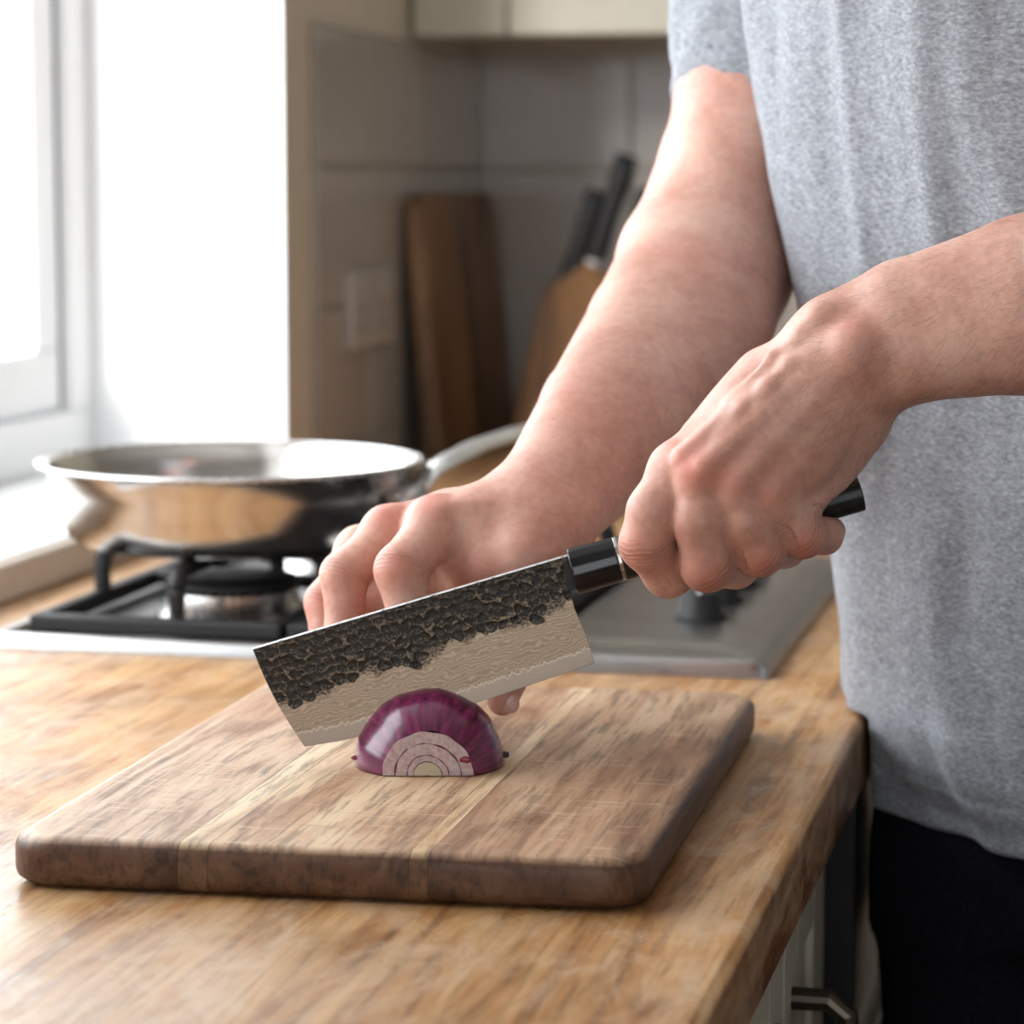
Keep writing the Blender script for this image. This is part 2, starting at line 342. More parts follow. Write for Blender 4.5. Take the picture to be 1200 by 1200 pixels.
for b in ((-1, 1, -.03, .03, 0, .06), (-1, 1, -.03, .03, 1.29, 1.35), (-1, -.94, -.03, .03, .06, 1.29), (.94, 1, -.03, .03, .06, 1.29), (-.03, .03, -.03, .03, .06, 1.29)):
    obj('window_frame', box(*b, .004, 1), M['white'], w2)
for b in ((-.94, -.03), (.03, .94)): obj('pane', box(b[0], b[1], -.002, .002, .06, 1.29), M['glass'], w2)
# tiles, each its own piece
def tiles(parent, plane, a0, a1, wd, rows, at):
    cache = {}; a = a0
    while a < a1-.004:
        b = min(a+wd, a1)
        for z0, z1 in rows:
            key = (round(b-a, 4), round(z1-z0, 4))
            if key not in cache:
                me = bpy.data.meshes.new('tile'); L, Hh = key
                g = box(0, L-.003, 0, .006, 0, Hh-.003, .0012, 1) if plane == 'y' else box(0, .006, 0, L-.003, 0, Hh-.003, .0012, 1)
                g.to_mesh(me); g.free(); me.materials.append(M['tile']); cache[key] = me
            o = bpy.data.objects.new('tile', cache[key]); COL.objects.link(o); o.parent = parent
            j = random.uniform(-.0004, .0004)
            o.location = (a, YB+j, z0) if plane == 'y' else (at+j, a, z0); o.rotation_euler = (random.uniform(-.002, .002), random.uniform(-.002, .002), random.uniform(-.002, .002))
        a = b
rows = [(.902, .94), (.94, 1.09), (1.09, 1.24), (1.24, 1.386)]
tiles(wb, 'y', WX+.006, 1.2, .2, rows, 0)
tiles(wl, 'x', 2.751, YB, .2, rows, WX)
obj('tile_grout', box(WX, WX+.0035, 2.751, YB, .9, 1.386), M['grout'], wl)

# socket on the left wall
s0, s1 = on(397, 365, 0, WX), on(447, 365, 0, WX)
so = empty('wall_socket', (WX+.0065, (s0[1]+s1[1])/2, 1.04), 'pale double wall socket on the tiled wall right of the white window recess', 'socket')
wd = (s1[1]-s0[1])/2
obj('face_plate', box(0, .009, -wd, wd, 0, .085, .003, 2), M['socket'], so)
for y in (-wd*.5, wd*.5): obj('rocker_switch', box(.009, .012, y-.008, y+.008, .055, .072, .001, 1), M['socket'], so)
for y in (-wd*.5, wd*.5):
    g = bmesh.new()
    for q in ((-.003, .003, .038, .046), (-.012, -.006, .020, .026), (.006, .012, .020, .026)): box(.0088, .0093, y+q[0], y+q[1], q[2], q[3], bm=g)
    obj('pin_holes', g, M['blackp'], so)

# wall cupboard
cy = 3.139
wc = empty('wall_cupboard', (WX, YB, 1.39), 'cream wall cupboard above the tiled corner', 'cupboard'); wc.location.z = 1.397
obj('carcass', box(.002, 1.90, cy-YB+.02, -.001, .0, .72, .001, 1), M['cream'], wc)
obj('light_pelmet', box(.002, 1.90, cy-YB+.03, cy-YB+.05, -.004, 0.0), M['cream'], wc)
for i, (a, b_) in enumerate(((.006, .118), (.121, .61), (.613, 1.10), (1.103, 1.59), (1.593, 1.896))):
    d = obj('door', box(a, b_, cy-YB, cy-YB+.019, -.006, .716, .003, 2), M['cream'], wc)
    if i: obj('handle', tube([(b_-.03, cy-YB, .05), (b_-.03, cy-YB-.028, .06), (b_-.03, cy-YB-.028, .17), (b_-.03, cy-YB, .18)], .005), M['bronze'], d)

# ---------------------------------------------------------------- worktop and base units
bm = box(WX+.0005, FX, -.05, YB-.0005, Z0-.043, Z0, 0)
es = [e for e in bm.edges if abs(e.verts[0].co.x-FX) < 1e-4 and abs(e.verts[1].co.x-FX) < 1e-4 and abs(e.verts[0].co.z-e.verts[1].co.z) < 1e-4 and e.verts[0].co.z > Z0-.01]
bmesh.ops.bevel(bm, geom=es, offset=.006, segments=5, profile=.5, affect='EDGES')
wt = tag(obj('worktop', bm, M['worktop']), 'worn orange-brown wooden worktop running along the window wall under the hob', 'worktop')
for f in wt.data.polygons:
    if f.normal.x > .3 and f.normal.z > .12: f.use_smooth = True
cut_y = 1.42
def base_unit(y0, y1, label, nd, narrow=False):
    o = empty('base_unit', (-.187, (y0+y1)/2, 0), label, 'cabinet'); L = (y1-y0)/2
    obj('carcass', box(-.55, -.020, -L+.001, L-.001, .0125, .856, .001, 1), M['cream'], o)
    obj('plinth', box(-.07, -.055, -L+.001, L-.001, .0125, .1), M['cream'], o)
    n_ = (2*L)/nd
    for i in range(nd):
        a, b_ = -L+i*n_+.002, -L+(i+1)*n_-.002
        d = obj('door', box(-.0195, 0, a, b_, .11, .845, .002, 2), M['cream'], o)
        for q in ((a, a+.055, .11, .845), (b_-.055, b_, .11, .845), (a+.055, b_-.055, .11, .165), (a+.055, b_-.055, .79, .845)):
            obj('door_rail' if q[1]-q[0] > .06 else 'door_stile', box(0, .006, q[0], q[1], q[2], q[3], .0015, 1), M['cream'], d)
        hy = (a+.035 if narrow else b_-.03); hz = .775
        obj('handle', tube([(.006, hy, hz), (.026, hy, hz), (.036, hy, hz-.008), (.038, hy, hz-.03), (.038, hy, hz-.10), (.036, hy, hz-.122), (.026, hy, hz-.13), (.006, hy, hz-.13)], .0065, 12), M['bronze'], d)
    return o
base_unit(.15, cut_y, 'wide cream panelled base cabinet under the front end of the worktop', 3)
base_unit(cut_y, 1.61, 'narrow cream base cabinet beside the black oven with its bronze handle near the jeans', 1, True)
base_unit(2.21, 3.47, 'cream base cabinet beyond the oven in the far corner', 3)
ov = empty('oven', (-.187, 1.91, 0), 'black built-in oven below the gas hob, beside the jeans', 'oven')
obj('carcass', box(-.55, -.02, -.298, .298, .0125, .856), M['blackp'], ov)
obj('oven_door', box(-.019, .022, -.296, .296, .15, .70, .003, 2), M['black'], ov)
obj('control_panel', box(-.019, .024, -.296, .296, .705, .85, .003, 2), M['black'], ov)
obj('handle', tube([(.018, -.24, .665), (.030, -.24, .665), (.030, .24, .665), (.018, .24, .665)], .005, 12), M['iron'], ov)

# ---------------------------------------------------------------- gas hob
hx0, hx1, hy0, hy1 = -.785, -.2345, 1.738, 2.248
hb = empty('gas_hob', (hx0, hy0, Z0), 'stainless steel gas hob with black pan supports set on the worktop', 'hob')
W_, D_ = hx1-hx0, hy1-hy0
rx = W_-.155                               # the recessed burner well ends here, the raised control side begins
bm = bmesh.new(); NX = [0, .004, .016, .024, rx-.012, rx+.012, W_-.008, W_-.002, W_]; ZX = {0: .0005, 1: .009}
def panel_z(x, y):
    e = min(x, W_-x, y, D_-y)
    z = .0005 if e <= 0 else (.006+.004*min(1, e/.006) if e < .012 else .010)
    t = min(max((x-(rx-.010))/.020, 0), 1); t = t*t*(3-2*t)
    if e > .0: z += t*.007*min(1, e/.03)
    if .020 < x < rx-.010 and .018 < y < D_-.018: z = .004
    elif .014 < x < rx-.002 and .013 < y < D_-.013: z = min(z, .007)
    return z
xs = sorted(set([0, .002, .006, .012, .014, .0145, .020, .0205, .03]+list(np.linspace(.05, rx-.03, 8))+[rx-.0205, rx-.014, rx-.0101, rx-.0095, rx-.004, rx-.0015, rx+.002, rx+.006, rx+.01, rx+.014]+list(np.linspace(rx+.02, W_-.035, 6))+[W_-.03, W_-.02, W_-.012, W_-.006, W_-.002, W_]))
ys = sorted(set([0, .002, .006, .012, .013, .0135, .018, .0185, .03]+list(np.linspace(.05, D_-.05, 10))+[D_-.03, D_-.0185, D_-.018, D_-.0135, D_-.013, D_-.006, D_-.002, D_]))
g = [[bm.verts.new((x, y, panel_z(x, y))) for y in ys] for x in xs]
for i in range(len(xs)-1):
    for j in range(len(ys)-1): bm.faces.new([g[i][j], g[i+1][j], g[i+1][j+1], g[i][j+1]])
obj('hob_panel', bm, M['hob'], hb, True)
obj('burner_well', box(.0215, rx-.0115, .0195, D_-.0195, .0042, .0052), M['black'], hb)
burn = [(.135, .150, .046), (.135, .375, .034), (.30, .140, .030), (.30, .375, .038)]
def arc_bar(p0, p1, ztop, zend, r=.0055, prongup=.0):
    """a pan support finger: stands up from the frame, rounds over, runs towards the burner"""
    a, b = Vector(p0), Vector(p1); d = (b-a).normalized(); pts = [a+Vector((0, 0, 0))]
    hgt = ztop-a.z
    for t in np.linspace(0, 1, 7): pts.append(a+Vector((0, 0, hgt-.014+.014*math.sin(t*PI/2)))+d*(.014*(1-math.cos(t*PI/2))))
    pts += [Vector((b.x, b.y, ztop)), Vector((b.x, b.y, zend))+d*.002]
    return pts
for gx0, gx1 in ((.027, .212), (.216, rx-.018)):
    gt = bmesh.new(); zb = .016
    for q in ((gx0, gx1, .024, .036), (gx0, gx1, D_-.036, D_-.024)): box(q[0], q[1], q[2], q[3], .008, .021, .003, 2, bm=gt)
    for q in ((gx0, gx0+.011), (gx1-.011, gx1)): box(q[0], q[1], .034, D_-.034, .008, .021, .003, 2, bm=gt)
    box(gx0+.006, gx1-.006, D_/2-.006, D_/2+.006, .010, .021, .003, 2, bm=gt)
    sup = obj('pan_support', gt, M['iron'], hb)
    for bx, by, br in burn:
        if not gx0 < bx < gx1: continue
        y0, y1 = (.030, D_/2) if by < D_/2 else (D_/2, D_-.030)
        for p0 in ((bx-.02, y0), (bx+.02, y1), (gx0+.006, by+.0), (gx1-.006, by)):
            p0 = (bx if p0[1] in (y0, y1) else p0[0], p0[1])
            dv = Vector((bx-p0[0], by-p0[1])); ln = dv.length; e = Vector(p0)+dv*max(.2, (ln-.028)/ln)
            obj('support_finger', tube(arc_bar((p0[0], p0[1], .018), (e.x, e.y, .018), .0535, .046), .0058, 8, (1.0, 1.15), (.01, .02, 1)), M['iron'], sup)
for bx, by, br in burn:
    bb = obj('burner', lathe([(br+.012, .0052), (br+.012, .009), (br+.004, .012), (br+.002, .024), (br, .027), (0, .027)], 40, c=(bx, by, 0)), M['steel'], hb, True)
    obj('burner_cap', lathe([(br+.003, .0272), (br+.004, .030), (br, .034), (br*.6, .0355), (0, .036)], 40, c=(bx, by, 0)), M['iron'], bb, True)
    obj('spark_plug', lathe([(.003, .005), (.003, .024), (0, .025)], 10, c=(bx+br+.016, by+.01, 0)), M['white'], bb)
for i, y in enumerate((.135, .215, .295, .375)):
    kx = W_-.066
    kb = obj('control_knob', lathe([(.018, .0165), (.0185, .019), (.0155, .022), (.0135, .034), (.012, .036), (0, .036)], 32, c=(kx, y, 0)), M['blackp'], hb, True)
    obj('pointer', box(kx-.0015, kx+.0015, y-.010, y-.002, .0358, .0366), M['white'], kb)

# ---------------------------------------------------------------- frying pan
pc = P(271, 543, 2.0); pr_ = 223*2.0/F; zr = 1.0185; zb = Z0+.0600
pan = empty('saute_pan', (pc[0], pc[1], zb), 'stainless steel saute pan with a long handle on the front left burner', 'pan')
hh = zr-zb
prof = [(0, 0), (.106, 0), (.113, .002), (.119, .007), (.125, .020), (.131, .040), (pr_-.004, hh-.003), (pr_, hh-.0005), (pr_+.0015, hh), (pr_, hh+.001), (pr_-.005, hh-.001), (.129, .040), (.123, .021), (.117, .010), (.111, .0055), (.104, .0035), (0, .0035)]
obj('pan_body', lathe(prof, 128), M['pan'], pan, True)
obj('rim', lathe([(pr_-.002, hh-.002), (pr_+.002, hh-.002), (pr_+.003, hh), (pr_+.002, hh+.0018), (pr_-.001, hh+.0018), (pr_-.002, hh-.002)], 128), M['steel'], pan, True)
hdir = (P(605, 508, 2.12)-P(492, 566, 1.99)); a0 = P(470, 580, 1.975)-np.array([pc[0], pc[1], zb])
L = [P(488, 575, 1.99), P(503, 553, 2.0), P(525, 540, 2.02), P(560, 522, 2.06), P(605, 508, 2.12), P(660, 496, 2.19), P(700, 494, 2.23)]
L = [p-np.array([pc[0], pc[1], zb]) for p in L]
hd = obj('handle', tube(L, [.007, .009, .0095, .010, .011, .0115, .009], 14, (1.2, .42)), M['polish'], pan, True)
obj('handle_bracket', tube([p for p in (P(468, 592, 1.955)-np.array([pc[0], pc[1], zb]), L[0], L[1])], [.017, .011, .008], 12, (.8, .7)), M['steel'], pan, True)
for q in ((466, 583), (474, 600)):
    g = bmesh.new(); bmesh.ops.create_uvsphere(g, u_segments=12, v_segments=8, radius=.004, matrix=Matrix.Translation(Vector(P(*q, 1.945)-np.array([pc[0], pc[1], zb])))); obj('rivet', g, M['steel'], pan, True)

# ---------------------------------------------------------------- far corner: leaning board, knife block
def P_on_left(px, py, x): return on(px, py, 0, x)
nb_, fb_ = 3.075, 3.455
lean = [(WX+.034, nb_, Z0+.0005), (WX+.034, fb_, Z0+.0005), (WX+.010, fb_-.012, 1.185), (WX+.009, fb_-.035, 1.207), (WX+.009, nb_+.03, 1.207), (WX+.010, nb_+.004, 1.19)]
tag(obj('wooden_board', prism(lean, (0, 0, 0), (.022, 0, .002), .004, 2), M['dwood']), 'dark brown wooden board leaning upright in the tiled corner', 'chopping board')
kbx, kby = -.715, 3.30
kb = empty('knife_block', (kbx, kby, Z0), 'orange wooden block holding black handled knives on the far worktop', 'knife block')
kb.rotation_euler = (0, 0, .2)
poly = [(-.058, -.045, .0005), (.10, -.045, .0005), (.155, -.045, .14), (.04, -.045, .225), (-.012, -.045, .19)]
obj('block', prism(poly, (0, 0, 0), (0, .09, 0), .004, 2), M['block'], kb)
tdir = Vector((.30, 0, .95)).normalized(); kn = 0
for i, (x, y, ln, r) in enumerate(((.008, -.027, .115, .0105), (.008, .02, .100, .010), (.040, -.026, .130, .011), (.045, .02, .115, .0105), (.075, -.026, .105, .010), (.082, .022, .10, .010), (.11, -.020, .09, .009))):
    zt = .195+.04*(x > 0)*min(1, x/.045) - max(0, x-.045)*.74
    p0 = Vector((x, y, zt-.03)); K = kb.matrix_basis if False else (Matrix.Translation((kbx, kby, Z0)) @ Matrix.Rotation(.2, 4, 'Z'))
    ex = Vector((K @ p0)); R3 = K.to_3x3()
    ko = empty('block_knife', ex, ['black handled knife at the front left of the knife block', 'black knife at the back left of the knife block', 'tallest black handled knife in the knife block', 'black knife behind the tallest one in the block', 'black knife right of the tallest one in the block', 'shorter black knife in the right rear slot', 'smallest knife in the lowest slot of the block'][i], 'knife', 'black handled knives in the block')
    t = R3 @ tdir
    obj('handle', tube([t*.028, t*.034, t*(.03+ln*.35), t*(.03+ln*.8), t*(.03+ln), t*(.032+ln)], [r*.85, r, r*.85, r*1.05, r, r*.6], 12, (1.2, .75), R3 @ Vector((0, 1, 0))), M['blackp'], ko, True)
    obj('bolster', tube([t*.018, t*.030], r*.8, 10, (1.2, .7), R3 @ Vector((0, 1, 0))), M['steel'], ko)

# ---------------------------------------------------------------- chopping board of glued staves
bz0, bz1 = Z0+.0008, .924
bc = Vector((-.3605, 1.353, 0)); hw, hd_ = .1475, .2085
rc = .022; pts = []
for cx, cy_, a0_ in ((hw-rc, hd_-rc, 0), (-hw+rc, hd_-rc, 90), (-hw+rc, -hd_+rc, 180), (hw-rc, -hd_+rc, 270)):
    for t in range(9):
        a = math.radians(a0_+t*90/8); pts.append((cx+rc*math.cos(a), cy_+rc*math.sin(a)))
cb = empty('chopping_board', (bc.x, bc.y, bz0), 'thick worn wooden chopping board of glued staves on the worktop', 'chopping board', rot=(0, 0, math.radians(1.0)))
th = bz1-bz0
def rings():
    out = []
    for t in range(6): a = t*PI/2/5; out.append((.009*(1-math.sin(a)), .009*(1-math.cos(a))))
    return out
full = bmesh.new(); lv = []
rr_ = [(-.006, 0)]+[(-.006*(1-math.sin(t*PI/6)), .006*(1-math.cos(t*PI/6))) for t in range(1, 4)]+[(-.007*(1-math.cos(t*PI/10)), th-.007*(1-math.sin(t*PI/10))) for t in range(0, 6)]
for off, z in rr_:
    lv.append([full.verts.new((x*(1+off/hw), y*(1+off/hd_)+.05*x, z)) for x, y in pts])
for a, b in zip(lv, lv[1:]):
    for i in range(len(pts)): full.faces.new([a[i], a[(i+1) % len(pts)], b[(i+1) % len(pts)], b[i]])
full.faces.new(lv[0][::-1]); full.faces.new(lv[-1])
cuts = [-hw-.01, -.0640, -.0500, .0425, .0510, hw+.01]; mats = [0, 1, 2, 3, 4]
for i in range(5):
    g = full.copy()
    for xc, nrm in ((cuts[i]+(.00012 if i else 0), (-1, 0, 0)), (cuts[i+1]-(.00012 if i < 4 else 0), (1, 0, 0))):
        r_ = bmesh.ops.bisect_plane(g, geom=g.verts[:]+g.edges[:]+g.faces[:], plane_co=(xc, 0, 0), plane_no=nrm, clear_outer=True)
        ed = [e for e in r_['geom_cut'] if isinstance(e, bmesh.types.BMEdge)]
        if ed: bmesh.ops.holes_fill(g, edges=ed, sides=0)
    g.normal_update()
    for f in g.faces: f.smooth = abs(f.normal.x) < .98 and len(f.verts) == 4
    for e in g.edges: e.smooth = all(f.smooth for f in e.link_faces)
    o = obj('stave', g, M['bd'][mats[i]], cb)
full.free()

# ---------------------------------------------------------------- onion half
OR, OH = .0385, .0385
oc = P(501, 905, 1.373); oc[2] = bz1+.0004
ax = Vector((H[0], H[1], 0)); sx = Vector((R[0], R[1], 0)); oc = Vector(oc)
tf = .0307                                  # distance from centre to the cut end
ocen = oc+ax*tf
def O(s, a, z): return ocen+sx*s+ax*a+Vector((0, 0, z))
on_ = empty('red_onion', ocen, 'halved red onion with a sliced end lying under the knife blade', 'onion')
LA = .0375
def rad(t):                                 # cross radius at axial position t (negative = towards the camera)
    u = min(1, abs(t)/LA); return OR*math.sqrt(max(0, 1-u**2.15))
bm = bmesh.new(); NA, NT_ = 72, 60; ringsv = []
ts = [-tf+ (tf+LA*.995)*i/NT_ for i in range(NT_+1)]
for t in ts:
    r = rad(t); rowv = []
    for j in range(NA+1):
        a = PI*j/NA; rr = r*(1+.008*math.sin(a*9+1)+.003*math.sin(a*23))
        z = rr*math.sin(a)*1.0
        rowv.append(bm.verts.new(O(rr*math.cos(a), t, z)-ocen))
    ringsv.append(rowv)
for a, b in zip(ringsv, ringsv[1:]):
    for j in range(NA): bm.faces.new([a[j], a[j+1], b[j+1], b[j]])
bm.faces.new([v for v in ringsv[-1]])
base = [r[0] for r in ringsv]+[r[-1] for r in ringsv[::-1]]; bm.faces.new(base)
bmesh.ops.recalc_face_normals(bm, faces=bm.faces)
n = NT('red_onion_skin'); cx = n.n('TexCoord'); n.c = cx
sep = n.n('SeparateXYZ'); mp = n.coord((1, 1, 1), (0, 0, -YAW)); n.l(mp, 0, sep, 0)
at2 = n.n('Math', operation='ARCTAN2'); n.l(sep, 2, at2, 0); n.l(sep, 0, at2, 1)
cmb = n.n('CombineXYZ'); n.l(at2, 0, cmb, 0); ym = n.n('Math', operation='MULTIPLY'); ym.inputs[1].default_value = 9; n.l(sep, 1, ym, 0); n.l(ym, 0, cmb, 1)
a = n.n('TexNoise'); a.inputs['Scale'].default_value = 9; a.inputs['Detail'].default_value = 5; n.l(cmb, 0, a, 'Vector')
col = n.ramp(a, [(.30, (.055, .003, .024)), (.52, (.125, .008, .050)), (.70, (.22, .022, .105))])
a2 = n.n('TexNoise'); a2.inputs['Scale'].default_value = 42; a2.inputs['Detail'].default_value = 2; n.l(cmb, 0, a2, 'Vector')
x = n.mix(col, (.42, .14, .30), n.ramp(a2, [(.60, 0), (.74, .16)])); n.base(x); n.set(Roughness=.26, Coat_Weight=.35, Coat_Roughness=.15, Subsurface_Weight=.05, Subsurface_Scale=.003); n.bump(a2, .08, .0004)
obj('skin', bm, n.m, on_, True)
# cut end: concentric fleshy layers, each a slightly proud half ring
n = NT('onion_flesh'); a = n.noise(n.coord((400, 400, 400)), 1.2, 4); n.base(n.ramp(a, [(.3, (.42, .27, .29)), (.65, (.60, .47, .46))])); n.set(Roughness=.32, Subsurface_Weight=.3, Subsurface_Scale=.004); n.bump(a, .3, .0003); flesh = n.m
line = plain('onion_layer_line', (.16, .02, .07), .35); core = plain('onion_core', (.50, .42, .30), .35)
r1 = rad(tf)
def half_ring(ra, rb, y0, y1, wob=0, cx_=0.0):
    g = bmesh.new(); n_ = 48; q = []
    for j in range(n_+1):
        a = PI*j/n_; w1 = 1+wob*.035*math.sin(a*3+wob*2)+.012*math.sin(a*11+wob*5); w2 = w1
        q.append([g.verts.new(O(cx_+rx_*math.cos(a)*w1, -tf+yy, rx_*math.sin(a)*w2*.98+.0002)-ocen) for rx_, yy in ((ra, y0), (ra, y1), (rb, y1), (rb, y0))])
    for A, B_ in zip(q, q[1:]):
        for k_ in range(4): g.faces.new([A[k_], A[(k_+1) % 4], B_[(k_+1) % 4], B_[k_]])
    g.faces.new(q[0]); g.faces.new(q[-1][::-1]); bmesh.ops.recalc_face_normals(g, faces=g.faces); return g
lr = [(r1*1.0, r1*.745), (r1*.72, r1*.475), (r1*.455, r1*.33), (r1*.31, r1*.02)]
g = half_ring(r1*.985, .0002, .0002, -.0002); obj('layer_membrane', g, line, on_)
for i, (a_, b_) in enumerate(lr):
    g = half_ring(a_, b_, .0, -.0007-.0003*i, [.3, .8, -.7, .5][i]); obj('onion_layer', g, [flesh, flesh, flesh, core][i], on_, False)
# torn skin flecks at the foot of the onion
for q, s_, mt in (((544, 890, 1.3725), .0034, 'red'), ((589, 884, 1.403), .0030, 'dark'), ((417, 888, 1.395), .0022, 'red')):
    g = bmesh.new(); bmesh.ops.create_icosphere(g, subdivisions=2, radius=s_); c0 = Vector(P(*q)); 
    for v_ in g.verts: v_.co = Vector((v_.co.x*1.2, v_.co.y*.5, v_.co.z*.6))*(1+.15*math.sin(v_.co.x*1900)*math.cos(v_.co.z*2300)); v_.co += c0-ocen
    obj('torn_skin' if mt == 'red' else 'root_tip', g, plain('torn_onion_skin', (.20, .02, .05), .3) if mt == 'red' else M['blackp'], on_, True)

# ---------------------------------------------------------------- knife
DK = 1.402
kn_ = empty('kitchen_knife', P(700, 655, DK), 'rectangular hammered vegetable knife with black handle held over the onion', 'knife')
KO = P(700, 655, DK)
def K3(px, py, o=0.0): return P(px, py, DK)-o*FW - KO
spine = [(296, 760), (667, 650)]
edge = [(357, 875), (400, 868), (455, 855.5), (520, 836.5), (600, 810), (650, 793), (697, 777)]
ex_ = np.array([e[0] for e in edge], float); ey_ = np.array([e[1] for e in edge], float)
NU, NV = 620, 200
u = np.linspace(0, 1, NU); v = np.linspace(0, 1, NV); Ug, Vg = np.meshgrid(u, v, indexing='ij')
sxp = 296+(667-296)*Ug; syp = 760+(650-760)*Ug
exx = 357+(697-357)*Ug; eyy = np.interp(exx, ex_, ey_)
for _ in range(30): pass
X = sxp+(exx-sxp)*Vg; Y = syp+(eyy-syp)*Vg
# tip end bows outward; heel end steps in under the ferrule
X -= 5*np.sin(PI*Vg)*(1-Ug)**6
hs = np.clip((Ug-.90)/.10, 0, 1)**2; X += hs*(-9*np.exp(-((Vg-.42)/.30)**2))
mmx, mmy = X*DK/F*1000, Y*DK/F*1000          # millimetres in the blade plane
ang = math.atan2(-110, 371); ca, sa = math.cos(ang), math.sin(ang)
bu = mmx*ca+mmy*sa; bv = -mmx*sa+mmy*ca; bv -= bv[:, :1].mean()
lim = .60-.16*Ug+.035*np.sin(Ug*17)+.02*np.sin(Ug*41+1)+.03*(vnoise(np.stack([(bu*.25).ravel(), np.zeros(bu.size), np.zeros(bu.size)], 1), 5).reshape(bu.shape))
umin, umax, vmin, vmax = bu.min(), bu.max(), bv.min(), bv.max()
hmap = np.full(bu.shape, .55); second = np.full(bu.shape, .55); tint = np.zeros(bu.shape)
S = 6.4; cu = np.arange(umin-4, umax+4, S*.98); cvv = np.arange(vmin-4, vmax*.75, S*.72)
for ii, a in enumerate(cu):
    for jj, b in enumerate(cvv):
        sa_, sb_ = a+rng.uniform(-1.9, 1.9)+(jj % 2)*S/2, b+rng.uniform(-1.3, 1.3)
        rv_ = rng.uniform(.75, 1.3); th_ = rng.uniform(-.5, .5)+.25
        uu = min(max((sa_-umin)/(umax-umin), 0), 1); vv = (sb_-0)/54.0
        if vv > .60-.16*uu+.02*math.sin(uu*19)+rng.uniform(-.05, .025)+ (0.0 if rng.random() > .12 else .06): continue
        mk = (np.abs(bu-sa_) < 9.5) & (np.abs(bv-sb_) < 8)
        if not mk.any(): continue
        du, dv = bu[mk]-sa_, bv[mk]-sb_; cu_, sv_ = math.cos(th_), math.sin(th_)
        wob = 1+.22*np.sin(np.arctan2(dv, du)*3+sa_)+.12*np.sin(np.arctan2(dv, du)*5+sb_)
        dd = (((du*cu_+dv*sv_)/5.2)**2+((-du*sv_+dv*cu_)/3.5)**2)/rv_*wob-rng.uniform(0, .25)
        old = hmap[mk]; mn = np.minimum(old, dd); second[mk] = np.minimum(second[mk], np.maximum(old, dd)); hmap[mk] = mn
hm = np.clip(hmap, -.8, .55)
depth = (.55-hm)                             # how deep the hammer mark goes
ridge = np.clip(1-(second-hmap)/.16, 0, 1)
dn = vnoise(np.stack([(bu*1.2).ravel(), (bv*1.6).ravel(), np.zeros(bu.size)], 1), 3).reshape(bu.shape)
dn2 = vnoise(np.stack([(bu*3.4).ravel(), (bv*4.2).ravel(), np.ones(bu.size)], 1), 4).reshape(bu.shape)
dark = np.clip(depth/.16+dn*.25, 0, 1); lowside = np.clip(-np.gradient(depth, axis=1)*26, 0, 1)
upper = np.clip((lim-Vg)/.05, 0, 1)
dark = np.clip(np.maximum(dark, upper*.92)-np.clip(ridge*1.0+lowside*.6+dn*.9-.52, 0, 1)*(.45+.5*Vg), 0, 1)
disp = -depth*.75e-3 + dn*8e-5*upper + dn2*5e-5*upper
half = .0011*(1-Vg)**.8+.00012
base3 = (P(0, 0, DK)[None, None, :] + ((X)*DK/F)[..., None]*R + (-(Y)*DK/F)[..., None]*U) - KO
FR = base3 - (half+disp)[..., None]*FW
Vf = FR.reshape(-1, 3)
ii, jj = np.meshgrid(np.arange(NU-1), np.arange(NV-1), indexing='ij'); q0 = (ii*NV+jj).ravel()
Q = np.stack([q0, q0+1, q0+NV+1, q0+NV], 1)
# back face (coarse) and rim
su = np.linspace(0, NU-1, 40).astype(int); 
BK = base3 + half[..., None]*FW
border = [(i, 0) for i in range(NU)]+[(NU-1, j) for j in range(1, NV)]+[(i, NV-1) for i in range(NU-2, -1, -1)]+[(0, j) for j in range(NV-2, 0, -1)]
nf = len(Vf); bidx = np.array([i*NV+j for i, j in border]); VB = BK.reshape(-1, 3)
Vall = np.concatenate([Vf, VB]); Qb = Q[:, ::-1]+nf
nxt = np.roll(bidx, -1); rim = np.stack([bidx, nxt, nxt+nf, bidx+nf], 1)[:, ::-1]
me = np_mesh('blade', Vall, np.concatenate([Q, Qb, rim]))
fattr(me, 'dark', np.concatenate([dark.ravel(), (upper*.8).ravel()]))
fattr(me, 'bu', np.concatenate([bu.ravel()]*2)); fattr(me, 'bv', np.concatenate([bv.ravel()]*2)); fattr(me, 'vv', np.concatenate([Vg.ravel()]*2))
n = NT('hammered_steel_blade'); A = {k_: n.n('Attribute', attribute_name=k_) for k_ in ('dark', 'bu', 'bv', 'vv')}
cmb = n.n('CombineXYZ'); n.l(A['bu'], 'Fac', cmb, 0); n.l(A['bv'], 'Fac', cmb, 1)
mp = n.n('Mapping'); mp.inputs['Scale'].default_value = (.10, .16, 1); mp.inputs['Rotation'].default_value = (0, 0, .03); n.l(cmb, 0, mp, 0)
nz = n.noise(mp, 1.0, 3, .5, .5)
mu = n.n('Math', operation='MULTIPLY'); mu.inputs[1].default_value = 30; n.l(nz, 0, mu, 0)
av = n.n('Math', operation='MULTIPLY_ADD'); av.inputs[1].default_value = 3.6; n.l(A['bv'], 'Fac', av, 0); n.l(mu, 0, av, 2)
sn = n.n('Math', operation='SINE'); n.l(av, 0, sn, 0)
dam = n.ramp(sn, [(.0, (.19, .138, .095)), (.5, (.245, .182, .13)), (1, (.265, .20, .145))])
mp2 = n.n('Mapping'); mp2.inputs['Scale'].default_value = (.09, .0, 1); n.l(cmb, 0, mp2, 0); ez = n.noise(mp2, 4, 3, .6)
ea = n.n('Math', operation='MULTIPLY_ADD'); ea.inputs[1].default_value = .16; n.l(ez, 0, ea, 0); n.l(A['vv'], 'Fac', ea, 2)
